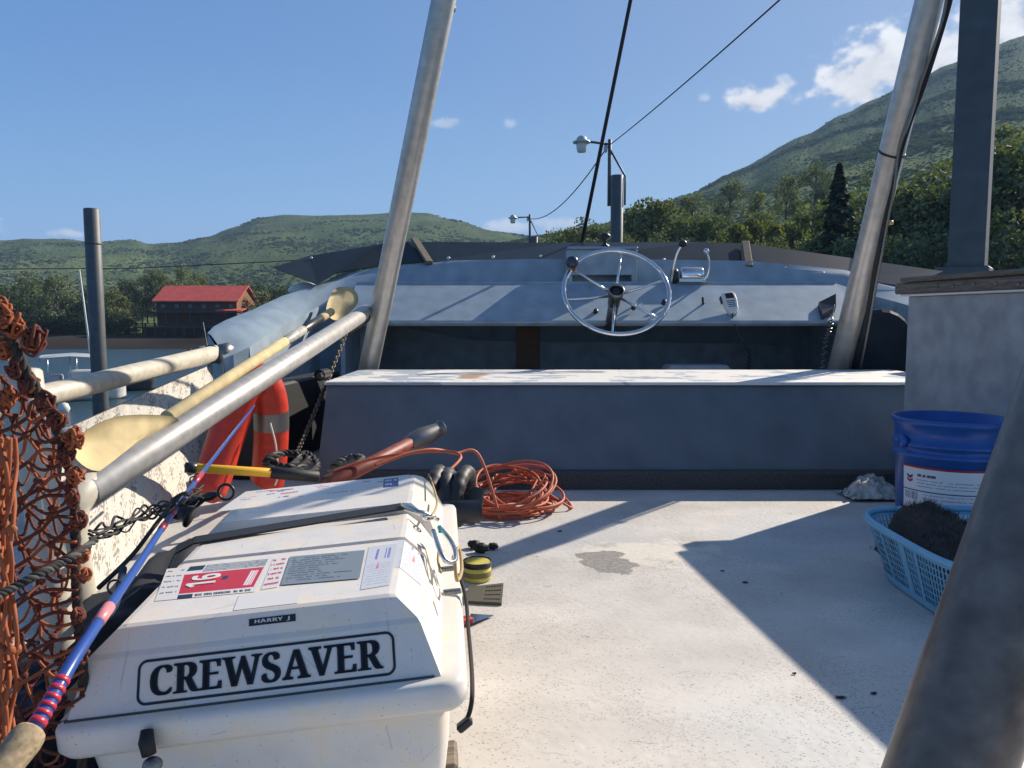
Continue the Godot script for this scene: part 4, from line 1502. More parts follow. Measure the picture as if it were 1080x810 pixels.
func canister() -> void:
	raft = Transform3D(Basis(Vector3.UP, deg_to_rad(5.0)) * Basis(Vector3.BACK, deg_to_rad(5.0)), G(477, 720, 0.25))
	var o := thing("life_raft_canister", "white plastic life raft canister with black lettering lying on the deck", "life raft", raft.origin)
	o.basis = raft.basis
	var W := 0.462
	# lid: cross-sections from the lettered end to the far end
	var lid := mb()
	var sta := [[0.020, 0.0, 0.0], [0.049, 0.058, 0.0], [0.054, 0.063, 0.0], [0.064, 0.0875, 0.0], [0.070, 0.09, 0.0], [0.303, 0.09, 0.0], [0.306, 0.09, -0.010], [0.317, 0.09, -0.010], [0.320, 0.09, 0.0], [0.432, 0.09, 0.0], [0.438, 0.09, -0.014], [0.524, 0.09, -0.014], [0.531, 0.09, 0.003], [0.628, 0.09, 0.003], [0.633, 0.09, -0.004], [0.640, 0.09, -0.007], [0.845, 0.09, -0.009], [0.864, 0.075, -0.004], [0.880, 0.0, 0.0]]
	var rows := []
	for s in sta:
		var cap: float = s[1]
		var d: float = s[2]
		var k1 := minf(cap, 0.06) / 0.06
		var k2 := clampf((cap - 0.06) / 0.03, 0.0, 1.0)
		var wl: float = 0.03 * s[0] # a little wider towards the far end
		var r0 := Vector3(-0.013, 0.0, -s[0])
		var r1 := Vector3(lerpf(-0.013, -0.034, k1) + d * 0.9, minf(cap, 0.06) + d * 0.35, -s[0])
		var r2 := Vector3(lerpf(r1.x, -0.062 + d * 0.5, k2), cap + d * (1.0 if cap > 0.0 else 0.0), -s[0])
		var r3 := Vector3(lerpf(r2.x, -0.070 + d * 0.3, k2), cap + d + 0.0012 * k2, -s[0])
		var l3 := Vector3(-W - wl + 0.078, r3.y, -s[0])
		var l2 := Vector3(-W - wl + lerpf(0.034, 0.070, k2), r2.y, -s[0])
		var l1 := Vector3(-W - wl + lerpf(0.016, 0.036, k1) - d * 0.9, r1.y, -s[0])
		var l0 := Vector3(-W - wl + 0.016, 0.0, -s[0])
		rows.append([r0, r1, r2, r3, l3, l2, l1, l0])
	loft(lid, rows)
	lpart(o, "lid", lid, M.white_plastic)
	# rounded flange running all round
	var fl := mb(true)
	var rings := []
	for q in [[-0.040, 0.020], [-0.038, 0.006], [-0.030, 0.0], [-0.008, 0.0], [-0.002, 0.003], [0.0, 0.008], [0.0005, 0.05]]:
		var i: float = q[1]
		var rg := []
		var cx := [[0.017 - i, i, 0], [0.017 - i, 0.888 - i, 1], [-W - 0.0265 + i, 0.888 - i, 2], [-W + i, i, 3]]
		for c in cx:
			for s in 7:
				var a: float = (-PI / 2 + PI / 2 * c[2]) + PI / 2 * s / 6.0
				var rr := 0.03 - i * 0.6
				var ctr := Vector2(c[0] - rr * (1 if c[2] < 2 else -1), c[1] + rr * (1 if c[2] == 0 or c[2] == 3 else -1))
				rg.append(Vector3(ctr.x + cos(a) * rr, q[0], -(ctr.y + sin(a) * rr)))
		rg.append(rg[0])
		rings.append(rg)
	loft(fl, rings)
	lpart(o, "flange", fl, M.white_plastic)
	var tub := mb(true)
	rings = []
	for q in [[-0.036, 0.022], [-0.10, 0.030], [-0.18, 0.045], [-0.205, 0.07]]:
		var i: float = q[1]
		var rg := []
		var cx := [[0.017 - i, i, 0], [0.017 - i, 0.888 - i, 1], [-W - 0.02 + i, 0.888 - i, 2], [-W + i, i, 3]]
		for c in cx:
			for s in 5:
				var a: float = (-PI / 2 + PI / 2 * c[2]) + PI / 2 * s / 4.0
				var rr := 0.035
				var ctr := Vector2(c[0] - rr * (1 if c[2] < 2 else -1), c[1] + rr * (1 if c[2] == 0 or c[2] == 3 else -1))
				rg.append(Vector3(ctr.x + cos(a) * rr, q[0], -(ctr.y + sin(a) * rr)))
		rg.append(rg[0])
		rings.append(rg)
	loft(tub, rings)
	lpart(o, "tub", tub, M.white_plastic)
	# cradle feet keep it off the deck
	for v in [0.2, 0.68]:
		var ft := mb()
		box(ft, at(Vector3(-W / 2, -0.216, -v)), Vector3(W - 0.02, 0.03, 0.07), 0.004)
		lpart(o, "cradle_bar", ft, M.wood_grey)
	# lettering on the sloped end
	var ink := mat("ink_black", lin(0.012, 0.013, 0.02), 0.45)
	var e0 := Vector3(0, 0, -0.020)
	var ey := Vector3(0, 0.058, -0.029)
	var el := ey.length()
	ey = ey.normalized()
	var ez := Vector3.RIGHT.cross(ey)
	var face := Transform3D(Basis(Vector3.RIGHT, ey, ez), e0)
	var tx := MeshInstance3D.new()
	tx.name = "lettering"
	tx.mesh = text_mesh("CREWSAVER", "Droid Serif", 0.272, 0.0345)
	tx.material_override = ink
	o.add_child(tx)
	tx.transform = face * Transform3D(Basis(), Vector3(-0.2175, 0.0335, 0.0008))
	tx.set_meta("label", "black serif word CREWSAVER on the sloped end")
	var fr := mb()
	var hw := 0.1515
	var hh := 0.0255
	for s in 40:
		var pp := []
		for e in [s, s + 1]:
			for off in [0.0, 0.0032]:
				var c: int = (e % 40) / 10
				var a: float = PI / 2 * c + PI / 2 * minf((e % 40 - c * 10) / 9.0, 1.0)
				var rr: float = 0.011 - off
				var sx := 1.0 if c == 0 or c == 3 else -1.0
				var sy := 1.0 if c < 2 else -1.0
				pp.append(face * Vector3(-0.2175 + sx * (hw - 0.011) + cos(a) * rr, 0.0335 + sy * (hh - 0.011) + sin(a) * rr, 0.0007))
		quad(fr, pp[0], pp[1], pp[3], pp[2])
	lpart(o, "lettering_frame", fr, ink)
	var sl := mb()
	box(sl, at(Vector3(-W / 2 - 0.004, 0.0012, -0.0195)), Vector3(W - 0.034, 0.0022, 0.0022))
	lpart(o, "seam_sealant", sl, mat("sealant", lin(0.16, 0.145, 0.125), 0.8, 0.0, TX.fine, 20.0))
	# name strip on the bevel above it
	var b0 := Vector3(0, 0.063, -0.054)
	var by := Vector3(0, 0.0245, -0.010).normalized()
	var bev := Transform3D(Basis(Vector3.RIGHT, by, Vector3.RIGHT.cross(by)), b0)
	var nl := mb()
	box(nl, bev * Transform3D(Basis(), Vector3(-0.212, 0.0165, 0.0005)), Vector3(0.056, 0.0085, 0.001))
	var strip := lpart(o, "name_strip", nl, ink, "small black strip reading HARRY J")
	var nt := MeshInstance3D.new()
	nt.name = "name_text"
	nt.mesh = text_mesh("HARRY  J", "Droid Sans", 0.042, 0.0052)
	nt.material_override = mat("print_white", lin(0.7, 0.7, 0.68), 0.5)
	strip.add_child(nt)
	nt.transform = bev * Transform3D(Basis(), Vector3(-0.212, 0.0165, 0.0014))
	stickers(o)
	# black webbing strap, swivel, shackle and lashing
	var sp := mb()
	var a := onlid(205, 569, 0.0965)
	var b := onlid(425, 533, 0.0965)
	var sd := (a - b).normalized()
	var sx := sd.cross(Vector3.UP).normalized() * 0.022
	var line := [b, a, a + sd * 0.03 + Vector3(0, -0.012, 0), a + sd * 0.052 + Vector3(0, -0.05, 0), a + sd * 0.066 + Vector3(0, -0.105, 0)]
	for k in line.size() - 1:
		quad(sp, line[k] - sx, line[k] + sx, line[k + 1] + sx, line[k + 1] - sx)
		var dn := Vector3(0, -0.003, 0)
		quad(sp, line[k] - sx + dn, line[k] + sx + dn, line[k + 1] + sx + dn, line[k + 1] - sx + dn)
		quad(sp, line[k] - sx, line[k + 1] - sx, line[k + 1] - sx + dn, line[k] - sx + dn)
		quad(sp, line[k] + sx, line[k + 1] + sx, line[k + 1] + sx + dn, line[k] + sx + dn)
	lpart(o, "strap", sp, M.rubber)
	var s2 := mb()
	box(s2, at(Vector3(-W / 2 - 0.005, 0.0835, -0.3115)), Vector3(W - 0.135, 0.005, 0.0085))
	lpart(o, "groove_strap", s2, M.rubber)
	var sw := mb(true)
	var p0 := onlid(424, 533, 0.097)
	var p1 := onlid(441, 540, 0.097)
	var p2 := onlid(462, 548, 0.075)
	tube(sw, spline([p0, p1, p2], 6), [0.004, 0.006, 0.007, 0.007, 0.006, 0.005, 0.005, 0.006, 0.007, 0.006, 0.005, 0.004, 0.004], 8)
	lpart(o, "swivel", sw, M.steel)
	var ring := mb(true)
	var rp := PackedVector3Array()
	var rc := onlid(453, 546, 0.088)
	for k in 16:
		rp.append(rc + Vector3(cos(TAU * k / 16) * 0.010, sin(TAU * k / 16) * 0.006, sin(TAU * k / 16) * 0.010))
	tube(ring, rp, 0.0022, 7, false, true)
	lpart(o, "ring", ring, M.steel)
	var sh := mb(true)
	tube(sh, spline([onlid(457, 560, 0.085), onlid(463, 578, 0.075), onlid(470, 591, 0.062), onlid(479, 592, 0.055), onlid(480, 582, 0.060), onlid(474, 569, 0.070), onlid(463, 556, 0.085)], 6), 0.0042, 8)
	lpart(o, "shackle", sh, M.steel)
	var tan := mat("cord_tan", lin(0.42, 0.30, 0.13), 0.85)
	var ls := mb(true)
	tube(ls, spline([onlid(455, 545, 0.09), onlid(461, 530, 0.075), onlid(456, 510, 0.07), onlid(452, 500, 0.07)], 6), 0.0022, 6)
	tube(ls, spline([onlid(464, 575, 0.07), onlid(462, 590, 0.06), onlid(465, 604, 0.05)], 5), 0.0022, 6)
	tube(ls, spline([onlid(478, 588, 0.055), onlid(484, 578, 0.05), onlid(487, 600, 0.03), onlid(482, 612, 0.03), onlid(480, 592, 0.055)], 6), 0.003, 6)
	lpart(o, "lashing_cord", ls, tan)
	var tag := mb()
	box(tag, at(onlid(464, 558, 0.086)), Vector3(0.006, 0.012, 0.008), 0.001)
	lpart(o, "seal_tag", tag, mat("tag_teal", lin(0.05, 0.42, 0.45), 0.5))
	# latch and rubber toggle on the near flange
	var tg := mb(true)
	var t0 := Vector3(onlid(150, 790, -0.02).x, -0.012, 0.004)
	tube(tg, PackedVector3Array([t0 + Vector3(0, 0.004, 0.002), t0 + Vector3(0.001, -0.006, 0.010), t0 + Vector3(0.003, -0.02, 0.012)]), [0.007, 0.009, 0.008], 12)
	lpart(o, "toggle", tg, M.rubber)
	var tk := mb(true)
	ico(tk, at(t0 + Vector3(0.006, -0.031, 0.014), Basis().scaled(Vector3(0.011, 0.009, 0.009))), 0.0, 1, 2)
	lpart(o, "toggle_stud", tk, M.galv)
	# clips on the right slope
	for q in [[471, 600], [477, 624]]:
		var c := mb()
		box(c, at(onlid(q[0], q[1], 0.035)), Vector3(0.026, 0.006, 0.010), 0.001)
		lpart(o, "clip", c, M.galv)
	# rope hanging down the right side with a dark buckle
	var dk := mat("rope_dark", lin(0.06, 0.05, 0.045), 0.9, 0.0, TX.fine, 20.0)
	var rs := mb(true)
	tube(rs, spline([onlid(484, 606, 0.02), onlid(491, 630, 0.0), onlid(494, 665, -0.02), onlid(497, 700, -0.03), onlid(498, 730, -0.03), onlid(496, 748, -0.045), onlid(491, 762, -0.06)], 8), 0.003, 7)
	lpart(o, "side_rope", rs, dk)
	var bk := mb()
	box(bk, Transform3D(Basis(Vector3.BACK, 0.6), onlid(490, 764, -0.06)), Vector3(0.02, 0.010, 0.012), 0.002)
	lpart(o, "buckle", bk, M.black_plastic)

func sticker_image(w: int, h: int, kind: String, seed_: int) -> ImageTexture:
	var im := Image.create(w, h, false, Image.FORMAT_RGB8)
	var r := RandomNumberGenerator.new()
	r.seed = seed_
	im.fill(Color(0.90, 0.89, 0.87))
	if kind == "capacity":
		im.fill_rect(Rect2i(60, 34, 200, 76), Color(0.80, 0.07, 0.13))
		im.fill_rect(Rect2i(60, 0, 40, 20), Color(0.10, 0.12, 0.2))
		im.fill_rect(Rect2i(60, 114, 40, 14), Color(0.10, 0.12, 0.2))
		im.fill_rect(Rect2i(104, 0, 156, 30), Color(0.55, 0.57, 0.58))
		im.fill_rect(Rect2i(168, 56, 14, 14), Color(0.1, 0.1, 0.2))
		for k in 5:
			dashes(im, r, Rect2i(6, 10 + k * 22, 46, 5), Color(0.4, 0.4, 0.4))
		for k in 4:
			dashes(im, r, Rect2i(108, 3 + k * 7, 148, 3), Color(0.8, 0.8, 0.8))
		dashes(im, r, Rect2i(106, 116, 150, 8), Color(0.25, 0.25, 0.28))
		dashes(im, r, Rect2i(232, 44, 20, 56), Color(0.95, 0.92, 0.92))
	elif kind == "warning":
		for k in 6:
			dashes(im, r, Rect2i(4, 6 + k * 20, w - 8, 8), Color(0.75, 0.2, 0.25))
	elif kind == "plate":
		im.fill(Color(0.52, 0.56, 0.58))
		for k in 11:
			dashes(im, r, Rect2i(8, 10 + k * 10, 30 + r.randi_range(40, w - 50), 4), Color(0.22, 0.25, 0.3))
	elif kind == "service":
		im.fill(Color(0.83, 0.84, 0.86))
		for k in 4:
			dashes(im, r, Rect2i(60 + k * 24, 12, 14, 34), Color(0.45, 0.45, 0.75))
		for k in 22:
			im.fill_rect(Rect2i(62 + 24 - k / 2, 54 + k, k, 1), Color(0.9, 0.45, 0.5))
		for k in 9:
			dashes(im, r, Rect2i(14, 60 + k * 7, w - 30, 2), Color(0.68, 0.69, 0.74))
	elif kind == "end":
		for k in 26:
			var x := r.randi_range(10, w - 60)
			var y := r.randi_range(6, h - 16)
			var c: Color = [Color(0.8, 0.3, 0.3), Color(0.25, 0.28, 0.5), Color(0.45, 0.45, 0.5)][r.randi_range(0, 2)]
			dashes(im, r, Rect2i(x, y, r.randi_range(14, 52), r.randi_range(2, 7)), c)
		im.fill_rect(Rect2i(w - 62, 14, 36, 60), Color(0.12, 0.2, 0.5))
		dashes(im, r, Rect2i(w - 58, 22, 28, 12), Color(0.85, 0.88, 0.95))
		dashes(im, r, Rect2i(w - 58, 46, 28, 12), Color(0.85, 0.88, 0.95))
	return ImageTexture.create_from_image(im)
# small print too fine to read
func dashes(im: Image, r: RandomNumberGenerator, q: Rect2i, c: Color) -> void:
	var x := q.position.x
	while x < q.end.x:
		var ln := r.randi_range(2, 7)
		if r.randf() < 0.78:
			im.fill_rect(Rect2i(x, q.position.y + r.randi_range(0, 1), mini(ln, q.end.x - x), q.size.y), c)
		x += ln + 1
func stickers(o: Node3D) -> void:
	for q in [
		["capacity_sticker", "capacity", 270, 128, [[176, 600], [287, 589], [269, 624], [163, 634]], 0.0918, "white and red sticker with a large 16"],
		["warning_sticker", "warning", 64, 128, [[288, 589], [303, 587], [293, 619], [275, 622]], 0.0918, "white sticker with red small print"],
		["rating_plate", "plate", 200, 128, [[306, 587], [385, 580], [379, 610], [296, 617]], 0.0925, "grey data plate with small print"],
		["service_sticker", "service", 180, 128, [[389, 577], [437, 571], [436, 614], [380, 622]], 0.0918, "pale service sticker with a red triangle"],
		["clear_label", "blank", 32, 32, [[252, 628], [318, 621], [312, 640], [243, 648]], 0.0918, "plain pale label"],
		["end_sticker", "end", 400, 100, [[262, 516], [432, 497], [440, 515], [228, 540]], 0.0830, "white far-end sticker with blue and red marks"]]:
		var st := mb()
		var c := []
		for p in q[4]:
			var v := onlid(p[0], p[1], q[5])
			if q[0] == "end_sticker":
				v.y = 0.0833
				v.z = clampf(v.z, -0.845, -0.645)
			elif v.z > -0.072:
				v.z = -0.072
			v.x = minf(v.x, -0.0715)
			c.append(v)
		quad_uv(st, c[0], c[1], c[2], c[3])
		var m := mat(q[0], Color(0.95, 0.95, 0.95), 0.35)
		m.albedo_texture = sticker_image(q[2], q[3], q[1], 5)
		lpart(o, q[0], st, m, q[6])
	# right flap of the service sticker going down the slope
	var st := mb()
	quad_uv(st, Vector3(-0.0705, 0.0913, -0.30), Vector3(-0.0625, 0.0905, -0.30), Vector3(-0.0625, 0.0905, -0.17), Vector3(-0.0705, 0.0913, -0.17), Rect2(0.0, 0.3, 0.2, 0.6))
	quad_uv(st, Vector3(-0.062, 0.0908, -0.30), Vector3(-0.0345, 0.0615, -0.30), Vector3(-0.0345, 0.0615, -0.17), Vector3(-0.062, 0.0908, -0.17), Rect2(0.0, 0.3, 0.9, 0.6))
	lpart(o, "service_sticker", st, M.service_sticker)
	# the big number
	var n := MeshInstance3D.new()
	n.name = "capacity_number"
	var p0 := onlid(203, 612, 0.0926)
	n.mesh = text_mesh("16", "Droid Sans", 0.052, 0.040)
	n.material_override = M.print_white
	o.add_child(n)
	n.transform = Transform3D(Basis(Vector3(0, 0, -1), Vector3(-1, 0, 0), Vector3(0, 1, 0)), onlid(214, 612, 0.0924))

func port_side() -> void:
	var label := ""
	# upper outboard rail ending in a flanged socket on the coaming
	var a := P(230, 372, 3.80)
	var b := P(62, 413.5, 2.72)
	var d := (b - a).normalized()
	var o := wthing("guard_rail", "cream painted tubular guard rail ending in a clamp at the coaming", "rail", Vector3(a.x, 0, a.z))
	part(o, "tube", pipe(a, b + d * 1.2, 0.040, 24), M.pale_tube)
	var cl := mb(true)
	tube(cl, PackedVector3Array([P(221, 374, 3.74), P(224, 373.3, 3.76)]), 0.045, 22)
	part(o, "clamp", cl, M.rubber)
	var fg := mb(true)
	tube(fg, PackedVector3Array([P(228, 373, 3.79), P(238, 374, 3.80), P(243, 376, 3.8)]), [0.045, 0.062, 0.05], 22)
	part(o, "socket", fg, M.galv)
	# lower inboard rail
	var c := P(386, 329, 3.98)
	var rend := P(98, 513, 1.62)
	var o2 := wthing("grab_rail", "grey galvanised tube rail sloping down from the left mast pole", "rail", Vector3(rend.x, 0, rend.z))
	var d2 := (rend - c).normalized()
	part(o2, "tube", pipe(c, rend + d2 * 0.04, 0.037, 24), M.grey_tube)
	var sn := mb(true)
	var ep := rend + d2 * 0.03
	tube(sn, spline([ep - d2 * 0.05, ep + d2 * 0.02, ep + Vector3(-0.005, -0.07, 0.05), Vector3(ep.x + 0.02, 0.0, ep.z + 0.06)], 6), 0.034, 18)
	part(o2, "stanchion", sn, M.pale_tube)
	var sl := mb(true)
	tube(sl, PackedVector3Array([P(383, 333, 3.92), P(362, 347, 3.72)]), 0.0405, 20)
	part(o2, "dark_sleeve", sl, M.rubber)
	var sp := mb(true)
	tube(sp, PackedVector3Array([P(66, 462, 1.75), P(112, 500, 1.70)]), 0.030, 16)
	part(o2, "side_brace", sp, M.grey_tube)
	# double-bladed paddle lying along the rail
	var pw := mat("paddle_wood", lin(0.68, 0.54, 0.28), 0.8, 0.0, TX.soft, 2.0)
	var n0 := P(176, 446, 1.98)
	var f0 := P(352, 327, 3.80)
	n0.y += 0.012
	var pd := wthing("paddle", "double-bladed yellow wooden paddle resting on the grey grab rail", "paddle", n0)
	var pf := func(t: float) -> Vector3: return n0.lerp(f0, t)
	var colw := mat("paddle_white", lin(0.68, 0.65, 0.58), 0.5, 0.0, TX.blotch, 5.0)
	var segs := [[0.0, 0.56, pw], [0.56, 0.70, colw], [0.70, 0.86, M.black_plastic], [0.86, 0.97, pw]]
	for s in segs:
		part(pd, "shaft_section", pipe(pf.call(s[0]), pf.call(s[1]), 0.0195 if s[2] != M.black_plastic else 0.0185, 16), s[2])
	for q in [[[76, 470, 1.62], [120, 440, 1.74], [186, 441, 1.96], [172, 462, 1.93], [132, 489, 1.72], [96, 496, 1.60]], [[344, 328, 3.78], [352, 306, 3.92], [366, 303, 3.95], [376, 309, 3.96], [376, 322, 3.92], [356, 338, 3.84]]]:
		var pts := []
		for k in q:
			pts.append(P(k[0], k[1], k[2]))
		var sm := spline(pts, 6, true)
		var ctr := Vector3.ZERO
		for v in sm:
			ctr += v
		ctr /= sm.size()
		var nr: Vector3 = (pts[2] - pts[0]).cross(pts[4] - pts[1]).normalized()
		if nr.y < 0:
			nr = -nr
		var bl := mb(true)
		for k in sm.size():
			var j := (k + 1) % sm.size()
			for sgn in [1.0, -1.0]:
				var m0 = sm[k].lerp(ctr, 0.35) + nr * 0.0035 * sgn
				var m1 = sm[j].lerp(ctr, 0.35) + nr * 0.0035 * sgn
				var e0 = sm[k] + nr * 0.002 * sgn
				var e1 = sm[j] + nr * 0.002 * sgn
				quad(bl, e0, m0, m1, e1)
				tri(bl, m0, ctr + nr * 0.0045 * sgn, m1)
			quad(bl, sm[k] + nr * 0.002, sm[k] - nr * 0.002, sm[j] - nr * 0.002, sm[j] + nr * 0.002)
		part(pd, "blade", bl, pw)
	# weathered white board below the rail: paint flaking in grains and cracks
	var im := Image.create(1024, 512, false, Image.FORMAT_RGB8)
	var n := FastNoiseLite.new()
	n.seed = 71
	n.frequency = 0.02
	n.fractal_octaves = 5
	for y in 512:
		for x in 1024:
			var q := n.get_noise_2d(x * 0.5, y * 0.5)
			var q2 := n.get_noise_2d(x * 3.2 + 300, y * 3.2)
			var crack := absf(n.get_noise_2d(x * 0.9 + 40.0, y * 0.28 + x * 0.25))
			var col := Color(0.62, 0.58, 0.50) * (0.93 + 0.16 * q)
			col = col.lerp(Color(0.17, 0.145, 0.12), clampf((q2 + q * 0.9 - 0.17) * 4.0, 0.0, 0.8))
			col = col.lerp(Color(0.12, 0.10, 0.085), smoothstep(0.022, 0.006, crack) * clampf(0.5 + q * 2.0, 0.0, 1.0) * 0.85)
			im.set_pixel(x, y, col.linear_to_srgb())
	var cm := mat("side_board", Color.WHITE, 0.85)
	cm.albedo_texture = ImageTexture.create_from_image(im)
	var cst := mb(true)
	var R := []
	var NU := 90
	var NV := 30
	for i in NU + 1:
		var u := float(i) / NU
		var top := P(224, 384, 3.74).lerp(P(70, 452, 2.62), u)
		var bot := Vector3(lerpf(-1.28, -0.96, u), 0.01, lerpf(-3.3, -1.55, u))
		var row := []
		for j in NV + 1:
			var v := float(j) / NV
			var p := top.lerp(bot, v)
			var lift := n.get_noise_2d(u * 900.0 + 90, v * 120.0) * 0.004 + n.get_noise_2d(u * 200.0, v * 40.0) * 0.004
			p += Vector3(0.85, 0.35, 0.25) * lift * smoothstep(0.0, 0.06, v) * smoothstep(1.0, 0.94, v)
			row.append([p, Vector2(u * 2.0, v)])
		R.append(row)
	for i in NU:
		for j in NV:
			for q in [[i, j], [i + 1, j], [i + 1, j + 1], [i, j], [i + 1, j + 1], [i, j + 1]]:
				cst.set_uv(R[q[0]][q[1]][1])
				cst.add_vertex(R[q[0]][q[1]][0])
	var cloth := wthing("side_board", "weathered white side board with flaking paint below the left guard rail", "board", Vector3(-1.1, 0, -2.5))
	part(cloth, "face", cst, cm)
	var bs := mb()
	var back := Vector3(-0.02, -0.005, -0.006)
	for i in NU:
		quad(bs, R[i][0][0], R[i + 1][0][0], R[i + 1][0][0] + back, R[i][0][0] + back)
		for j in NV:
			quad(bs, R[i][j][0] + back, R[i + 1][j][0] + back, R[i + 1][j + 1][0] + back, R[i][j + 1][0] + back)
	for j in NV:
		quad(bs, R[0][j][0], R[0][j][0] + back, R[0][j + 1][0] + back, R[0][j + 1][0])
	part(cloth, "edge", bs, M.wood_grey)
	# horseshoe buoy standing on its two ends behind the rail
	var lm := mat("buoy_orange", lin(0.68, 0.045, 0.02), 0.45, 0.0, TX.soft, 3.0)
	var lp := [P(216, 540, 2.62), P(226, 500, 2.66), P(238, 462, 2.70), P(250, 428, 2.72), P(262, 406, 2.74), P(276, 402, 2.78), P(285, 424, 2.82), P(286, 462, 2.84), P(283, 500, 2.84), P(280, 532, 2.84)]
	lp[0].y = 0.05
	lp[9].y = 0.05
	var lb := wthing("horseshoe_buoy", "orange red horseshoe buoy standing on its ends behind the grab rail", "life buoy", Vector3(lp[4].x, 0, lp[4].z))
	var ls := spline(lp, 8)
	var rad := []
	for k in ls.size():
		rad.append(0.062 * minf(1.0, 0.55 + minf(k, ls.size() - 1 - k) * 0.12))
	var tor := mb(true)
	tube(tor, ls, rad, 22)
	part(lb, "body", tor, lm)
	for at_ in [[50, 54]]:
		var bd := mb(true)
		var q := PackedVector3Array()
		for k in range(at_[0], at_[1] + 1):
			q.append(ls[k])
		tube(bd, q, 0.0635, 22, false)
		part(lb, "reflective_band", bd, M.galv)
	var gr := mb(true)
	tube(gr, spline([P(285, 446, 2.75), P(291, 470, 2.74), P(293, 500, 2.72), P(290, 512, 2.72)], 6), 0.003, 6)
	part(lb, "grab_line", gr, M.white_plastic)
	# black box put in for the shaded void under the coaming
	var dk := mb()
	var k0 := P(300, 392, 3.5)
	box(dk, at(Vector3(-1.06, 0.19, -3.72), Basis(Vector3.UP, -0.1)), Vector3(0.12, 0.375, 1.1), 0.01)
	solo("side_shade_box", dk, M.rubber, "black box put in for the dark shade left of the bench end", "locker")
	# hanging chain
	var ch := wthing("hanging_chain", "steel chain hanging from the mast foot past the bench end", "chain", P(312, 478, 2.9))
	var cs := spline([P(366, 349, 3.72), P(352, 385, 3.5), P(338, 420, 3.25), P(322, 458, 3.05), P(311, 482, 2.95)], 14)
	for k in cs.size() - 1:
		var lk := mb(true)
		var dd := (cs[k + 1] - cs[k])
		var fb := along(dd)
		var q := PackedVector3Array()
		for s in 12:
			var A := TAU * s / 12.0
			var v := Vector3(cos(A) * 0.008, 0, sin(A) * dd.length() * 0.68)
			if k % 2 == 1:
				v = Vector3(0, cos(A) * 0.008, v.z)
			q.append((cs[k] + cs[k + 1]) / 2.0 + fb * v)
		tube(lk, q, 0.0032, 6, false, true)
		part(ch, "link", lk, M.rusty_chain)
	var sc := mb(true)
	var s0 := P(337, 396, 3.3)
	tube(sc, PackedVector3Array([s0, s0 + Vector3(0.0, 0.0, -0.12)]), 0.024, 16, false)
	tube(sc, PackedVector3Array([s0, s0 + Vector3(0.0, 0.0, -0.12)]), 0.019, 16, false)
	solo("pipe_socket", sc, M.black_plastic, "short black open pipe end beside the bench corner", "pipe")
	# small clutter on the outside of the coaming
	var jk := mb(true)
	ico(jk, at(P(322, 306, 5.2), Basis(Vector3.UP, 0.5).scaled(Vector3(0.11, 0.05, 0.07))), 0.35, 4, 2)
	solo("fender_roll", jk, M.white_plastic, "off-white rolled fender lying on the outer edge of the coaming", "fender")

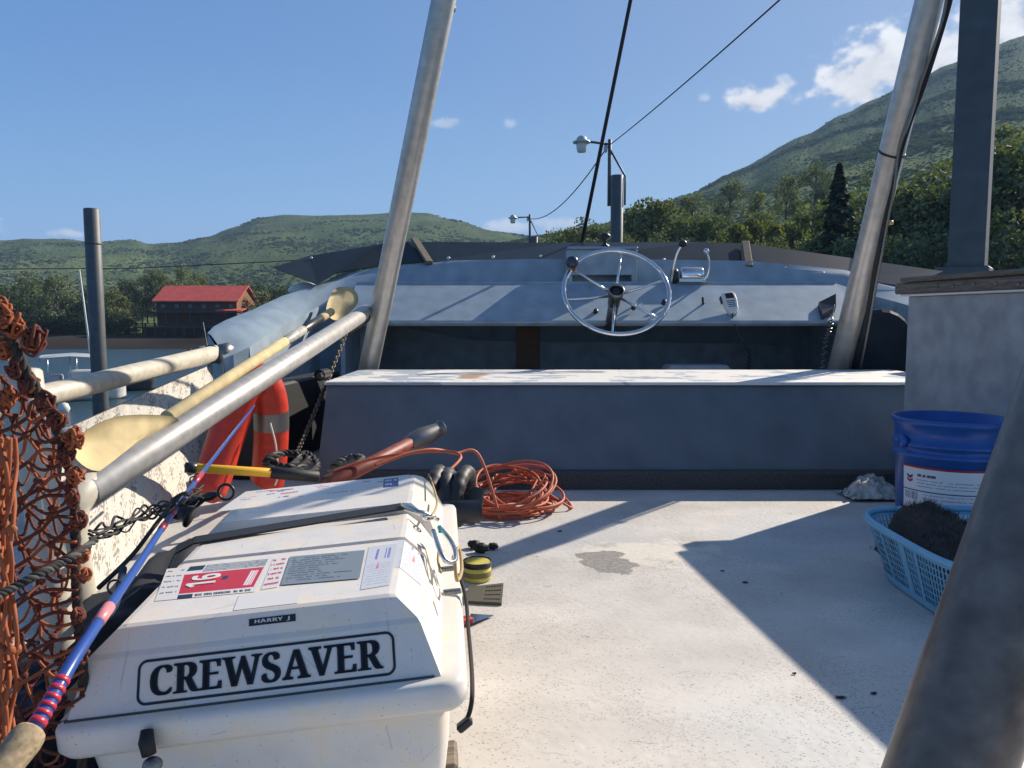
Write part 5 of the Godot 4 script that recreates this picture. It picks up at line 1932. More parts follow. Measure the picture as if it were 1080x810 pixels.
func deck_gear() -> void:
	var red := mat("cord_orange", lin(0.47, 0.105, 0.045), 0.6)
	var r := RandomNumberGenerator.new()
	r.seed = 17
	# extension cord: one long cord laid in loose loops
	var c := G(541, 538, 0.0)
	var pts := []
	var loops := 19
	var phase := 0.0
	for k in loops:
		var rx := r.randf_range(0.09, 0.18)
		var rz := r.randf_range(0.08, 0.17)
		var off := Vector3(r.randf_range(-0.05, 0.04), 0, r.randf_range(-0.05, 0.05))
		var lift := r.randf_range(0.02, 0.17) if k > 8 else r.randf_range(0.0, 0.02)
		var ta := r.randf_range(2.6, 4.4)
		for s in 10:
			var a := TAU * s / 10.0 + phase
			var up := maxf(0.0, sin(a - ta) * 0.5 + 0.35) * lift
			pts.append(c + off + Vector3(cos(a) * rx, 0.008 + k * 0.0022 + up, sin(a) * rz))
		phase += 0.35
	pts.append(c + Vector3(0.20, 0.012, 0.01))
	pts.append(G(596, 525, 0.008))
	rope("extension_cord", pts, 0.0046, red, "tangled orange extension cord coiled on deck before the bench", "cord", "", 4, 7)
	rope("extension_cord", [P(350, 498, 2.3), P(385, 486, 2.35), P(430, 478, 2.4), P(470, 476, 2.45), P(486, 482, 2.4), P(470, 500, 2.3), P(452, 520, 2.2), G(440, 540, 0.02)], 0.0052, red, "loop of orange cord arching over the black corrugated hose", "cord", "", 8, 7)
	rope("extension_cord", [P(395, 492, 2.3), P(425, 480, 2.36), P(455, 474, 2.42), P(480, 478, 2.5), P(505, 480, 2.55), G(528, 548, 0.01)], 0.0052, red, "orange cord running from the red hose to the coil", "cord", "", 8, 7)
	# ribbed black hose
	var hm := mat("hose_black", lin(0.055, 0.055, 0.056), 0.55, 0.0, TX.fine, 5.0)
	var hs := []
	var hc := P(474, 521, 2.12)
	for k in 40:
		var a := TAU * k / 13.0 + 0.6
		hs.append(hc + Vector3(-0.045 + k * 0.0030 + 0.008 * sin(k * 0.7), sin(a) * (0.062 + 0.004 * sin(k * 0.31)) - 0.005, cos(a) * 0.085))
	var hst := mb(true)
	var hp := spline(hs, 5)
	var rad := []
	for k in hp.size():
		rad.append(0.0205 + 0.0012 * sin(k * 1.6))
	tube(hst, hp, rad, 14)
	solo("corrugated_hose", hst, hm, "coiled thick black ribbed hose behind the canister", "hose")
	var h2 := mb(true)
	tube(h2, PackedVector3Array([P(470, 541, 1.92), P(505, 539, 1.95)]), 0.029, 18)
	solo("hose_end", h2, hm, "black hose end poking out beside the canister's far corner", "hose")
	# red pole with foil-wrapped end
	var p0 := P(345, 512, 2.25)
	var p1 := P(436, 466, 2.6)
	var p2 := P(466, 451, 2.68)
	var pl := wthing("red_pole", "red pole with grey taped ragged end leaning towards the bench", "pole", p0)
	part(pl, "shaft", pipe(p0, p1, 0.022, 14), mat("pole_red", lin(0.34, 0.06, 0.035), 0.55, 0.0, TX.blotch, 4.0))
	var tp := mb(true)
	var dd := (p2 - p1)
	tube(tp, spline([p1 - dd * 0.25, p1 + dd * 0.1, p1 + dd * 0.5, p2 - dd * 0.1, p2], 3), [0.024, 0.027, 0.030, 0.033, 0.034, 0.034, 0.032, 0.029, 0.026, 0.024, 0.027, 0.03, 0.028], 12)
	part(pl, "tape_wrap", tp, M.galv)
	# dark base for it: pile of braided rope and gear
	var bw := mat("rope_pale", lin(0.42, 0.41, 0.38), 0.85, 0.0, TX.speck, 25.0)
	laid("braided_rope", [G(340, 512, 0.05), P(352, 492, 2.6), P(368, 483, 2.62), P(382, 484, 2.6), P(372, 494, 2.5), P(355, 500, 2.45)], 0.013, bw, M.rubber, "black and white braided rope loop by the bench end", "rope")
	laid("braided_rope", [G(300, 500, 0.06), P(280, 488, 2.4), P(300, 478, 2.5), P(325, 484, 2.5), P(312, 496, 2.3), P(290, 500, 2.2)], 0.012, mat("rope_black", lin(0.045, 0.043, 0.042), 0.9, 0.0, TX.speck, 30.0), M.rubber, "heap of dark rope below the hanging chain", "rope")
	laid("braided_rope", [P(285, 486, 2.45), P(305, 492, 2.4), P(322, 478, 2.55), P(335, 490, 2.45), P(325, 502, 2.3)], 0.010, mat("rope_ash", lin(0.17, 0.165, 0.155), 0.9, 0.0, TX.speck, 30.0), M.rubber, "grey rope tangled with the dark heap below the chain", "rope")
	# tin
	var tc := G(501, 611, 0.0)
	tc.x = maxf(tc.x, -0.09)
	var tin := wthing("round_tin", "small round yellow tin with black band beside the canister", "tin", tc)
	var yl := mat("tin_yellow", lin(0.62, 0.52, 0.10), 0.4)
	var tb := mb(true)
	lathe(tb, [Vector2(0, 0.001), Vector2(0.034, 0.001), Vector2(0.036, 0.003), Vector2(0.036, 0.036), Vector2(0.034, 0.037)], 28, at(tc))
	part(tin, "body", tb, yl)
	tb = mb(true)
	lathe(tb, [Vector2(0.034, 0.037), Vector2(0.0375, 0.037), Vector2(0.0375, 0.049), Vector2(0.036, 0.051), Vector2(0.034, 0.049)], 28, at(tc))
	part(tin, "lid_rim", tb, M.black_plastic)
	tb = mb(true)
	lathe(tb, [Vector2(0.034, 0.0485), Vector2(0.0, 0.049)], 28, at(tc))
	part(tin, "lid", tb, yl)
	tb = mb(true)
	lathe(tb, [Vector2(0.0365, 0.012), Vector2(0.0365, 0.026)], 28, at(tc))
	part(tin, "band", tb, mat("tin_olive", lin(0.20, 0.17, 0.05), 0.45))
	# scraper plate with holes, knife
	var beige := mat("scourer", lin(0.36, 0.31, 0.22), 0.8, 0.0, TX.speck, 14.0)
	var g0 := G(494, 622)
	var g1 := G(531, 618)
	var g2 := G(529, 639)
	var g3 := G(490, 637)
	var pt := mb()
	var hgt := Vector3(0, 0.008, 0)
	quad(pt, g0 + hgt, g1 + hgt, g2 + hgt, g3 + hgt)
	for e in [[g0, g1], [g1, g2], [g2, g3], [g3, g0]]:
		quad(pt, e[0] + Vector3(0, 0.001, 0), e[1] + Vector3(0, 0.001, 0), e[1] + hgt, e[0] + hgt)
	var pad := wthing("scouring_pad", "flat beige scouring pad lying on deck beside the tin", "pad", (g0 + g2) / 2.0)
	part(pad, "pad", pt, beige)
	for i in 6:
		for j in 4:
			var q := g0.lerp(g1, 0.55 + i * 0.075).lerp(g3.lerp(g2, 0.55 + i * 0.075), 0.15 + j * 0.23)
			var dt := mb()
			box(dt, at(q + Vector3(0, 0.0085, 0)), Vector3(0.0035, 0.002, 0.005))
			part(pad, "hole", dt, M.rubber)
	var kf := wthing("deck_knife", "small knife with red handle lying against the canister", "knife", G(498, 655))
	var kb := mb()
	var k0 := G(496, 648, 0.006)
	var k1 := G(521, 649, 0.004)
	var k2 := G(497, 659, 0.006)
	tri(kb, k0, k1, k2)
	tri(kb, k0 + Vector3(0, 0.002, 0), k1 + Vector3(0, 0.001, 0), k2 + Vector3(0, 0.002, 0))
	part(kf, "blade", kb, M.steel)
	kb = mb()
	beam(kb, G(497, 653, 0.010), G(484, 656, 0.012), 0.022, 0.016, 0.003)
	part(kf, "handle", kb, mat("handle_red", lin(0.42, 0.03, 0.03), 0.4))
	# black shackle things past the canister corner
	for q in [[508, 578, 0.022], [520, 576, 0.016], [500, 574, 0.02]]:
		var bl := mb(true)
		ico(bl, at(G(q[0], q[1], q[2] * 0.6), Basis().scaled(Vector3(q[2], q[2] * 0.6, q[2] * 0.8))), 0.5, int(q[0]), 2)
		solo("deck_lashing", bl, M.rubber, "lump of black lashing on the deck between tin and cord coil", "lashing", "black lashing lumps")
	for q in [[887, 735, 0.012], [922, 731, 0.008], [786, 614, 0.010], [762, 602, 0.007], [838, 710, 0.006], [590, 560, 0.012]]:
		var fk := mb()
		ico(fk, at(G(q[0], q[1], 0.0025), Basis(Vector3.UP, q[0]).scaled(Vector3(q[2] * 0.75, 0.0018, q[2] * 0.3))), 1.3, int(q[0]), 1)
		solo("grit_flake", fk, M.rubber, "small dark flake of grit lying loose on the pale deck", "flake", "loose flakes on the deck")
	rods()

func rods() -> void:
	# blue fishing rod
	var blue := mat("rod_blue", lin(0.025, 0.075, 0.30), 0.3)
	var cork := mat("cork", lin(0.56, 0.42, 0.25), 0.8, 0.0, TX.blotch, 14.0)
	var wrap := mat("wrap_red", lin(0.45, 0.03, 0.06), 0.35)
	var a := P(-12, 832, 0.66)
	var h := P(36, 768, 0.71)
	var g := P(84, 686, 0.80)
	var m := P(140, 604, 1.02)
	var t := P(196, 522, 1.45)
	var e := P(268, 428, 2.5)
	var line := spline([a, h, g, m, t, e], 14)
	var o := wthing("fishing_rod", "blue fishing rod with cork grip and red bindings beside the canister", "fishing rod", a)
	var hs := mb(true)
	tube(hs, spline([a, a.lerp(h, 0.6), a.lerp(h, 0.9), h], 4), [0.013, 0.014, 0.0145, 0.015, 0.0155, 0.0158, 0.016, 0.0155, 0.015, 0.014, 0.0125, 0.011, 0.008], 16)
	part(o, "cork_grip", hs, cork)
	var bs := mb(true)
	var rad := []
	var bp := PackedVector3Array()
	for k in range(14, line.size()):
		bp.append(line[k])
		rad.append(lerpf(0.0078, 0.0035, float(k - 14) / (line.size() - 14)))
	tube(bs, bp, rad, 12)
	part(o, "blank", bs, blue)
	for q: Array in [[14.5, 15.6], [16.3, 17.1], [17.8, 18.6], [19.3, 20.1], [20.8, 21.6], [22.3, 23.1], [33.0, 36.0], [50.5, 51.5], [53, 53.6], [57.5, 58.5]]:
		var w := mb(true)
		var i0 := int(q[0])
		var i1 := int(q[1])
		var p0 := line[i0].lerp(line[i0 + 1], q[0] - i0)
		var p1 := line[i1].lerp(line[mini(i1 + 1, line.size() - 1)], q[1] - i1)
		var rr := lerpf(0.0078, 0.0035, clampf((q[0] - 14.0) / (line.size() - 14), 0, 1)) + 0.0008
		tube(w, PackedVector3Array([p0, p1]), rr, 12)
		part(o, "binding", w, wrap if q[0] < 30 or q[0] > 40 else mat("wrap_pink", lin(0.62, 0.22, 0.24), 0.4))
	for q: Array in [[40, 0.010], [58, 0.008]]:
		var gd := mb(true)
		var gp := PackedVector3Array()
		for s in 14:
			var A := TAU * s / 14.0
			gp.append(line[q[0]] + Vector3(-q[1] * 1.2, -0.004, 0) + Vector3(cos(A) * q[1], sin(A) * q[1], 0))
		tube(gd, gp, 0.0015, 6, false, true)
		part(o, "line_guide", gd, M.black_plastic)
	# yellow rod across the canister's far end
	var y0 := P(196, 493, 1.72)
	var y1 := P(292, 499, 1.80)
	var y2 := P(336, 503, 1.84)
	var o2 := wthing("yellow_rod", "yellow rod with black foam grip lying across behind the canister", "fishing rod", y0)
	part(o2, "tube", pipe(y0, y1, 0.0105, 14), mat("rod_yellow", lin(0.78, 0.42, 0.02), 0.35))
	part(o2, "foam_grip", pipe(y1 - (y2 - y1) * 0.15, y2, 0.014, 14), M.rubber)
	var ec := mb(true)
	var yd := (y1 - y0).normalized()
	tube(ec, PackedVector3Array([y0 - yd * 0.002, y0 + yd * 0.022]), 0.012, 14)
	part(o2, "end_cap", ec, M.black_plastic)
	# reel with line ring
	var rl := wthing("fishing_reel", "black fishing reel with ring guide at the canister's far corner", "fishing reel", P(200, 526, 1.6))
	var rg := mb(true)
	var rp := PackedVector3Array()
	var rc := P(238.5, 519, 1.52)
	for s in 24:
		var A := TAU * s / 24.0
		rp.append(rc + Vector3(cos(A) * 0.0155, sin(A) * 0.0155, 0))
	tube(rg, rp, 0.003, 8, false, true)
	part(rl, "ring", rg, M.black_plastic)
	var rb := mb(true)
	tube(rb, spline([P(230, 521, 1.53), P(215, 525, 1.55), P(200, 531, 1.58), P(190, 535, 1.58)], 5), [0.005, 0.006, 0.008, 0.010, 0.009, 0.008, 0.010, 0.012, 0.014, 0.014, 0.012, 0.012, 0.014, 0.015, 0.013, 0.010], 10)
	part(rl, "arm", rb, M.black_plastic)
	rb = mb(true)
	lathe(rb, [Vector2(0, -0.02), Vector2(0.026, -0.02), Vector2(0.026, -0.015), Vector2(0.018, -0.012), Vector2(0.018, 0.012), Vector2(0.026, 0.015), Vector2(0.026, 0.02), Vector2(0, 0.02)], 20, at(P(192, 540, 1.55), Basis(Vector3.BACK, 1.2)))
	part(rl, "spool", rb, M.black_plastic)
	# lashings between net and canister
	var bwr := mat("rope_fleck", lin(0.35, 0.34, 0.32), 0.9, 0.0, TX.speck, 60.0)
	var gy := mat("rope_grey", lin(0.20, 0.20, 0.19), 0.9, 0.0, TX.speck, 30.0)
	var r := RandomNumberGenerator.new()
	r.seed = 8
	for k in 7:
		var pts := []
		for s in 13:
			var u := s / 12.0
			pts.append(P(lerpf(95, 212, u) + r.randf_range(-3, 3), lerpf(566, 520, u) + sin(u * 11.0 + k * 2.0) * 6.0 + r.randf_range(-5, 5), lerpf(1.0, 1.45, u) + r.randf_range(-0.03, 0.03)))
		rope("lashing_line", pts, r.randf_range(0.0012, 0.0022), gy if k % 2 == 0 else M.rubber, "thin lashing line in the tangle stretched from net to canister", "rope", "tangled lashing lines", 8, 6)
	laid("lashing_line", [P(-10, 632, 0.72), P(12, 621, 0.74), P(40, 606, 0.76), P(60, 596, 0.79), P(80, 585, 0.82), P(100, 570, 0.95)], 0.0044, mat("rope_flecked", lin(0.09, 0.09, 0.09), 0.9, 0.0, TX.speck, 60.0), bwr, "dark rope with a white fleck tied across the orange net", "rope")
	rope("lashing_line", [P(104, 620, 1.2), P(140, 585, 1.3), P(175, 540, 1.4), P(205, 512, 1.6)], 0.004, M.rubber, "black line crossing in front of the weather cloth", "rope", "", 8, 6)
	rope("blue_rope", [P(60, 700, 1.0), P(90, 672, 1.02), P(120, 640, 1.1), P(130, 600, 1.25)], 0.006, mat("rope_blue", lin(0.05, 0.11, 0.26), 0.85, 0.0, TX.speck, 40.0), "blue rope bunched between net and canister", "rope", "", 8, 8)
	# dark gear bag filling the gap left of the canister
	var gb := mb(true)
	ico(gb, at(Vector3(-0.70, 0.05, -1.42), Basis(Vector3.UP, 0.05).scaled(Vector3(0.14, 0.10, 0.50))), 0.9, 6, 4)
	solo("gear_bag", gb, mat("bag_dark", lin(0.035, 0.04, 0.055), 0.85, 0.0, TX.fine, 6.0), "dark cloth gear bag wedged between weather cloth and canister", "bag")

func starboard_gear() -> void:
	# blue pail
	var c := Vector3(P(1000, 500, 2.36).x, 0.001, -2.36)
	var o := wthing("plastic_pail", "blue plastic pail with white oil label in the corner by the bench", "bucket", c)
	var blue := mat("pail_blue", lin(0.022, 0.115, 0.42), 0.35, 0.0, TX.soft, 2.0)
	var b := mb(true)
	lathe(b, [Vector2(0, 0.0), Vector2(0.136, 0.0), Vector2(0.139, 0.006), Vector2(0.150, 0.255), Vector2(0.158, 0.258), Vector2(0.159, 0.268), Vector2(0.151, 0.271), Vector2(0.152, 0.286), Vector2(0.160, 0.289), Vector2(0.161, 0.299), Vector2(0.153, 0.302), Vector2(0.156, 0.352), Vector2(0.163, 0.355), Vector2(0.164, 0.369), Vector2(0.160, 0.372), Vector2(0.153, 0.368), Vector2(0.149, 0.26), Vector2(0.133, 0.012), Vector2(0.0, 0.010)], 56, at(c))
	part(o, "body", b, blue)
	var im := Image.create(512, 220, false, Image.FORMAT_RGB8)
	im.fill(Color(0.86, 0.87, 0.87))
	im.fill_rect(Rect2i(0, 0, 512, 9), Color(0.62, 0.12, 0.14))
	var r := RandomNumberGenerator.new()
	r.seed = 41
	# two-tone chevron emblem
	for k in 34:
		var y0 := int(absf(k - 17) * -0.55) + 12
		im.fill_rect(Rect2i(24 + k, 44 + y0 - 8, 1, 13), Color(0.05, 0.18, 0.48))
		im.fill_rect(Rect2i(24 + k, 44 + y0 + 9, 1, 13), Color(0.74, 0.08, 0.14))
	dashes(im, r, Rect2i(78, 34, 90, 12), Color(0.15, 0.16, 0.2))
	for k in 3:
		dashes(im, r, Rect2i(80, 58 + k * 14, 330, 4), Color(0.5, 0.52, 0.58))
	im.fill_rect(Rect2i(0, 108, 512, 5), Color(0.2, 0.25, 0.45))
	for k in 12:
		im.fill_rect(Rect2i(14 + k * 6, 118, r.randi_range(2, 4), 34), Color(0.2, 0.22, 0.3))
	for k in 5:
		dashes(im, r, Rect2i(110, 122 + k * 17, 370, 4), Color(0.52, 0.56, 0.66))
	var lm := mat("pail_label", Color.WHITE, 0.4)
	lm.albedo_texture = ImageTexture.create_from_image(im)
	var lb := mb(true)
	var a0 := deg_to_rad(172.0)
	var a1 := deg_to_rad(48.0)
	for k in 24:
		for j in 1:
			var vv := []
			for e in [[k, 0], [k + 1, 0], [k + 1, 1], [k, 1]]:
				var u: float = e[0] / 24.0
				var aa := lerpf(a0, a1, u)
				var y: float = 0.232 if e[1] == 0 else 0.085
				var rr: float = lerpf(0.139, 0.150, (y - 0.006) / 0.249) + 0.0012
				vv.append([c + Vector3(cos(aa) * rr, y, sin(aa) * rr), Vector2(u, e[1])])
			for q in [0, 1, 2, 0, 2, 3]:
				lb.set_uv(vv[q][1])
				lb.add_vertex(vv[q][0])
	part(o, "label", lb, lm, "white paper label with blue and red chevron emblem")
	var ear := mb(true)
	lathe(ear, [Vector2(0, 0), Vector2(0.02, 0.0), Vector2(0.02, 0.012), Vector2(0, 0.016)], 14, at(c + Vector3(-0.153, 0.30, 0.03), Basis(Vector3.BACK, PI / 2)))
	part(o, "handle_lug", ear, blue)
	# perforated basket
	var bm := mat("basket_blue", lin(0.16, 0.40, 0.58), 0.4)
	var bc := Vector3(1.155, 0.0, -1.81)
	var bk := wthing("laundry_basket", "light blue perforated plastic basket holding a dark mat", "basket", bc)
	var outline := func(t: float, y: float) -> Vector3:
		var a := TAU * t
		var hw: float = lerpf(0.19, 0.235, y / 0.15)
		var hl: float = lerpf(0.235, 0.285, y / 0.15)
		var n := 4.0
		var cx := signf(cos(a)) * pow(absf(cos(a)), 2.0 / n) * hw
		var cz := signf(sin(a)) * pow(absf(sin(a)), 2.0 / n) * hl
		return bc + Vector3(cx, y, cz)
	var N := 150
	var tt := PackedFloat32Array()
	var acc := PackedFloat32Array([0.0])
	for k in 2000:
		acc.append(acc[k] + outline.call(k / 2000.0, 0.1).distance_to(outline.call((k + 1) / 2000.0, 0.1)))
	var kk := 0
	for k in N * 3 + 1:
		var goal := acc[2000] * k / (N * 3.0)
		while kk < 1999 and acc[kk + 1] < goal:
			kk += 1
		tt.append(kk / 2000.0)
	var levels := [0.004, 0.020, 0.023, 0.037, 0.040, 0.054, 0.057, 0.071, 0.074, 0.088, 0.091, 0.105, 0.108, 0.122, 0.125, 0.137, 0.150]
	var sd := mb()
	for k in N:
		var t0 := tt[k * 3]
		var t1 := tt[k * 3 + 1]
		var t2 := tt[k * 3 + 3] if k < N - 1 else 1.0
		for j in levels.size() - 1:
			var y0: float = levels[j]
			var y1: float = levels[j + 1]
			var solid := j % 2 == 1 or j == 0 or j >= levels.size() - 2
			var te := t2 if solid or k % 14 == 13 else t1
			for off in [0.0, 0.003]:
				var p := [outline.call(t0, y0), outline.call(te, y0), outline.call(te, y1), outline.call(t0, y1)]
				for i in 4:
					p[i] = p[i] + (bc + Vector3(0, p[i].y, 0) - p[i]).normalized() * off
				quad(sd, p[0], p[1], p[2], p[3])
	part(bk, "lattice", sd, bm)
	var rm := mb(true)
	var rp := PackedVector3Array()
	for k in N:
		rp.append(outline.call(float(k) / N, 0.152))
	tube(rm, rp, 0.009, 8, false, true)
	part(bk, "rim", rm, bm)
	var bt := mb()
	for k in N:
		tri(bt, bc + Vector3(0, 0.005, 0), outline.call(float(k) / N, 0.005), outline.call(float(k + 1) / N, 0.005))
	part(bk, "bottom", bt, bm)
	# dark bristly mat heaped in the basket
	var mt := wthing("bristle_mat", "dark brown bristly mat heaped inside the light blue basket", "mat", bc + Vector3(0, 0.02, 0))
	var ms := mb(true)
	var nz := FastNoiseLite.new()
	nz.seed = 2
	nz.frequency = 6.0
	var bris := mb()
	var hrows := []
	for i in 25:
		var row := []
		for j in 25:
			var x := (i / 24.0 - 0.5) * 0.37
			var z := (j / 24.0 - 0.5) * 0.46
			var edge := smoothstep(1.0, 0.75, maxf(absf(x) / 0.185, absf(z) / 0.23))
			var peak := 0.07 * exp(-(pow((x + 0.10) / 0.10, 2.0) + pow((z + 0.15) / 0.11, 2.0)))
			row.append(bc + Vector3(x, 0.055 + edge * (0.07 + peak + 0.03 * nz.get_noise_2d(x * 2.0, z * 2.0) - x * 0.08), z))
		hrows.append(row)
	loft(ms, hrows)
	var brown := mat("mat_brown", lin(0.062, 0.050, 0.044), 0.95)
	part(mt, "mat", ms, brown)
	for k in 9000:
		var i := r.randi_range(0, 23)
		var j := r.randi_range(0, 23)
		var p: Vector3 = hrows[i][j].lerp(hrows[i + 1][j + 1], r.randf())
		p += Vector3(r.randf_range(-0.008, 0.008), -0.002, r.randf_range(-0.01, 0.01))
		var dd := Vector3(r.randfn() * 0.6, 1.0, r.randfn() * 0.6).normalized() * r.randf_range(0.010, 0.026)
		var w := Vector3(0.0007, 0, 0.0004)
		tri(bris, p - w, p + dd, p + w)
	var bo := part(mt, "bristles", bris, brown)
	bo.set_meta("kind", "stuff")
	# crumpled rag against the bench foot
	var rg := mb(true)
	var rc := G(918, 524, 0.0)
	var rr := []
	for i in 22:
		var row := []
		for j in 22:
			var u := i / 21.0 - 0.5
			var v := j / 21.0 - 0.5
			var f := nz.get_noise_2d(u * 1.1 + 4.0, v * 1.1) + 0.5 * nz.get_noise_2d(u * 2.6 + 9.0, v * 2.6)
			var k := clampf(1.0 - 2.1 * sqrt(u * u + v * v), 0.0, 1.0)
			row.append(rc + Vector3(u * 0.21 + 0.02 * nz.get_noise_2d(v * 2.0, u * 2.0), 0.004 + k * 0.06 + maxf(f, -0.4) * 0.030 * minf(1.0, k * 3.0 + 0.35) + 0.022 * minf(1.0, k * 3.0 + 0.3), v * 0.15 - 0.045 * k + 0.01 + 0.02 * f))
		rr.append(row)
	loft(rg, rr)
	solo("crumpled_rag", rg, mat("rag_grey", lin(0.72, 0.68, 0.61), 0.9, 0.0, TX.soft, 5.0), "crumpled pale grey rag against the bench foot beside the pail", "rag")
	# near ladder stanchion
	var a := P(1136, 420, 0.385)
	var e := P(1003, 802, 0.360)
	var d := (e - a).normalized()
	var foot := e + d * (e.y / -d.y)
	var lo := wthing("ladder_stanchion", "thick grey metal ladder stanchion slanting up in the right foreground", "stanchion", foot)
	part(lo, "tube", pipe(foot, a - d * 0.35, 0.0265, 32), mat("stanchion_grey", lin(0.235, 0.20, 0.175), 0.36, 0.2, TX.blotch, 5.0))
	var ff := mb(true)
	tube(ff, PackedVector3Array([foot + Vector3(0, 0.001, 0), foot + Vector3(0, 0.01, 0)]), 0.05, 20)
	part(lo, "foot_plate", ff, M.galv)
	# cables along the right mast pole
	var blk: Material = M.wire_black
	rope("mast_cable", [P(1006, -20, 3.2), P(1000, 8, 3.26), P(985, 58, 3.36), P(973, 94, 3.44), P(960, 128, 3.5), P(950, 160, 3.55), P(941, 200, 3.63), P(934, 230, 3.69), P(924, 280, 3.8), P(914, 335, 3.93), P(902, 390, 4.08)], 0.011, blk, "thick black cable hanging along the right mast pole", "cable")
	rope("mast_cable", [P(1001, -20, 3.2), P(994, 20, 3.26), P(979, 66, 3.36), P(966, 104, 3.44), P(953, 142, 3.5), P(947, 165, 3.55), P(943, 200, 3.6), P(937, 230, 3.66), P(928, 280, 3.77), P(918, 335, 3.9), P(907, 390, 4.05)], 0.006, M.galv, "thin grey cable beside the black one on the right mast pole", "cable")
	var ins := mb(true)
	box(ins, at(P(939.5, 235, 3.7)), Vector3(0.02, 0.02, 0.02), 0.004)
	solo("cable_joint", ins, mat("joint_amber", lin(0.75, 0.5, 0.15), 0.4), "tiny amber joint on the cable by the right mast pole", "joint")

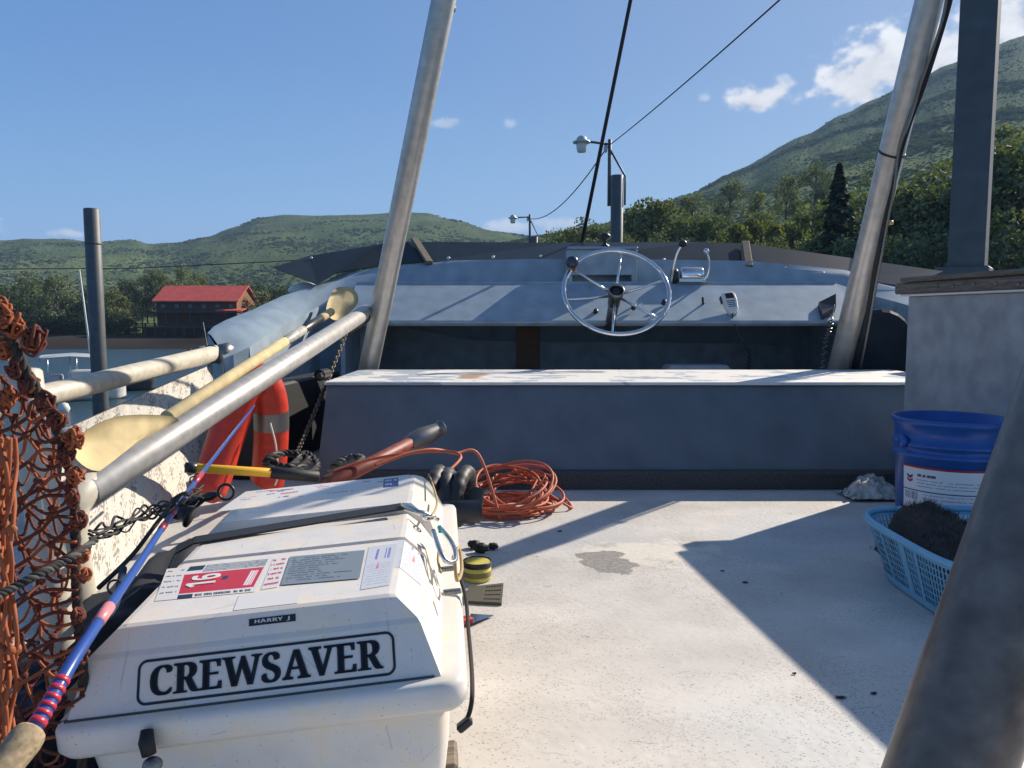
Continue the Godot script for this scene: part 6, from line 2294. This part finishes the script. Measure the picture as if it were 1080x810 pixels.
func net() -> void:
	var org := mat("net_orange", lin(0.62, 0.17, 0.06), 0.85, 0.0, TX.fine, 30.0)
	var org_shade := mat("net_orange_shade", lin(0.24, 0.065, 0.04), 0.9, 0.0, TX.fine, 30.0)  # same orange twine, its shade put into a darker brown
	var bolt := mat("bolt_rope", lin(0.20, 0.145, 0.12), 0.9, 0.0, TX.speck, 40.0)
	var r := RandomNumberGenerator.new()
	r.seed = 23
	var o := wthing("fishing_net", "orange knotted fishing net, shade put into its brown twine, hanging over the rail in the left foreground", "net", P(40, 800, 0.85))
	var bl := [P(4, 340, 0.86), P(26, 388, 0.86), P(54, 438, 0.86), P(72, 490, 0.87), P(79, 540, 0.88), P(80, 600, 0.88), P(83, 660, 0.88), P(88, 720, 0.88), P(86, 830, 0.88)]
	for w in 3: # laid rope: three strands wound round one another
		var st := mb(true)
		var cl := spline(bl, 16)
		var pts := PackedVector3Array()
		for k in cl.size():
			var a := k * 0.75 + TAU * w / 3.0
			pts.append(cl[k] + Vector3(cos(a) * 0.0030, 0, sin(a) * 0.0030))
		tube(st, pts, 0.0032, 7)
		part(o, "bolt_rope_strand", st, bolt)
	var edge := spline(bl, 12)
	var on_edge := func(y: float) -> Vector3:
		var best := 1e9
		var q := Vector3.ZERO
		for p: Vector3 in edge:
			var e := absf(p.y - P(50, y, 0.87).y)
			if e < best:
				best = e
				q = p
		return q
	# two hanging layers of diamond mesh
	var fuzz := mb()
	for layer in 2:
		var m: Material = org_shade
		var nodes := []
		for j in 19:
			var row := []
			for i in 4:
				var y := 392.0 + j * 23.0 + r.randf_range(-7, 7) + (9.0 if layer == 1 else 0.0)
				var ex: Vector3 = on_edge.call(y)
				var x0 := -34.0 + layer * 12.0
				var ep := 540.0 + ex.x / -ex.z * FOCAL
				var px := lerpf(x0, ep, (i + (0.5 if (j % 2 == 1) else 0.0)) / 3.5) + r.randf_range(-5, 5)
				row.append(P(px, y, 0.88 + layer * 0.06 + r.randf_range(-0.022, 0.022)))
			nodes.append(row)
		for j in 18:
			for i in 4:
				var links := [[j + 1, i], [j + 1, i - 1 if j % 2 == 0 else i + 1]]
				for l: Array in links:
					if l[1] < 0 or l[1] > 3:
						continue
					var A: Vector3 = nodes[j][i]
					var B: Vector3 = nodes[l[0]][l[1]]
					var st := mb(true)
					var sag := Vector3(r.randf_range(-0.006, 0.006), -r.randf_range(0.002, 0.011), r.randf_range(-0.008, 0.008))
					tube(st, spline([A, A.lerp(B, 0.5) + sag, B], 5), r.randf_range(0.0014, 0.0021), 6)
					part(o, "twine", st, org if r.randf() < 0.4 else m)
					for f in 16:
						var fp := A.lerp(B, r.randf()) + sag * 0.6
						var fd := Vector3(r.randfn(), r.randfn(), r.randfn()).normalized() * r.randf_range(0.004, 0.009)
						var fu := Vector3(r.randfn(), r.randfn(), r.randfn()).normalized() * 0.00035
						tri(fuzz, fp - fu, fp + fd, fp + fu)
				var kn := mb(true)
				ico(kn, at(nodes[j][i], Basis(Vector3.UP, r.randf() * 3.0).scaled(Vector3(0.0048, 0.0040, 0.0045))), 0.6, j * 7 + i, 1)
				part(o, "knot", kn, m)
	var fz := part(o, "twine_fibres", fuzz, org)
	fz.set_meta("kind", "stuff")
	# double twines gathered on the bolt rope
	for k in 16:
		var y := 404.0 + k * 25.0
		var q: Vector3 = on_edge.call(y)
		var kx := 38.0 + r.randf_range(-10, 10)
		var knot := P(kx, y + r.randf_range(-4, 12), 0.87)
		for sg in [-1.0, 1.0]:
			var st := mb(true)
			var mid := knot.lerp(q, 0.55) + Vector3(0, 0.010 * sg + r.randf_range(-0.003, 0.003), 0.01)
			tube(st, spline([knot, mid, q + Vector3(0.004, 0.004 * sg, 0.004)], 6), 0.0021, 7)
			part(o, "twine", st, org_shade if r.randf() < 0.8 else org)
		var tail := mb(true)
		tube(tail, spline([knot, knot.lerp(P(-30, y + 22, 0.86), 0.5) + Vector3(0, -0.01, 0), P(-34, y + 18, 0.86)], 6), 0.0022, 7)
		part(o, "twine", tail, org_shade if r.randf() < 0.75 else org)
	# hitches and snarls of orange twine on the edge
	for q in [[2, 328, 17, 1], [12, 342, 18, 1], [36, 360, 18, 0], [4, 368, 14, 1], [18, 390, 14, 0], [30, 408, 13, 0], [48, 424, 14, 0], [8, 418, 13, 1], [60, 442, 14, 0], [78, 462, 16, 1], [70, 480, 12, 0], [80, 502, 13, 1], [76, 524, 12, 0], [84, 548, 12, 0], [86, 585, 11, 1], [88, 606, 11, 1], [82, 650, 10, 0], [86, 690, 10, 0]]:
		var ctr := P(q[0], q[1], 0.86)
		var s: float = q[2] / FOCAL * 0.66
		for k in 12:
			var ax := Basis(Vector3(r.randfn(), r.randfn(), r.randfn()).normalized(), r.randf() * TAU)
			var lp := []
			for e in 6:
				var a := TAU * e / 6.0
				lp.append(ctr + ax * Vector3(cos(a) * s * r.randf_range(0.35, 1.0), sin(a) * s * r.randf_range(0.25, 0.9), r.randf_range(-0.5, 0.5) * s) + Vector3(0, r.randf_range(-0.4, 0.4) * s, 0))
			var st := mb(true)
			tube(st, spline(lp, 4, true), r.randf_range(0.0014, 0.0021), 6, false, true)
			part(o, "snarl", st, org if (q[3] == 1 and k != 2) or k == 4 else org_shade)
		if q[3] == 1:
			var st := mb(true)
			for k in 60:
				var d := Vector3(r.randfn(), r.randfn(), r.randfn() * 0.6).normalized()
				var u := Vector3(r.randfn(), r.randfn(), r.randfn()).normalized() * 0.0006
				tri(st, ctr + d * s * 0.5 - u, ctr + d * s * 1.15 + Vector3(0, -0.002, 0), ctr + d * s * 0.5 + u)
			var fb := part(o, "frayed_fibres", st, org)
			fb.set_meta("kind", "stuff")
	# slack strands hanging at the outer edge
	for k in 8:
		var st := mb(true)
		var pts := []
		for e in 12:
			pts.append(P(-3 + k * 1.9 + sin(e * 1.1 + k * 1.9) * 7.0 + r.randf_range(-2, 2), 462 + e * 32.0, 0.80 + 0.015 * sin(e * 1.7 + k)))
		tube(st, spline(pts, 6), 0.0023, 7)
		part(o, "strand", st, org)
		for e in [3, 7]:
			var kn := mb(true)
			ico(kn, at(pts[e], Basis(Vector3.UP, k).scaled(Vector3(0.005, 0.0055, 0.0045))), 0.6, k * 3 + e, 1)
			part(o, "knot", kn, org)
	# pale stanchion behind the net
	var pa := P(30, 425, 1.16)
	var pb := P(66, 700, 1.10)
	var pdir := (pb - pa).normalized()
	var ft := pb + pdir * (pb.y / -pdir.y)
	solo("net_stanchion", pipe(ft, pa - pdir * 0.05, 0.024, 20), M.pale_tube, "pale painted stanchion standing behind the orange net", "stanchion")
	rope("net_rope", [P(-10, 700, 1.05), P(20, 740, 1.03), P(60, 730, 1.02), P(90, 700, 1.05)], 0.007, M.rope_blue, "blue rope lying under the orange net", "rope", "", 8, 8)
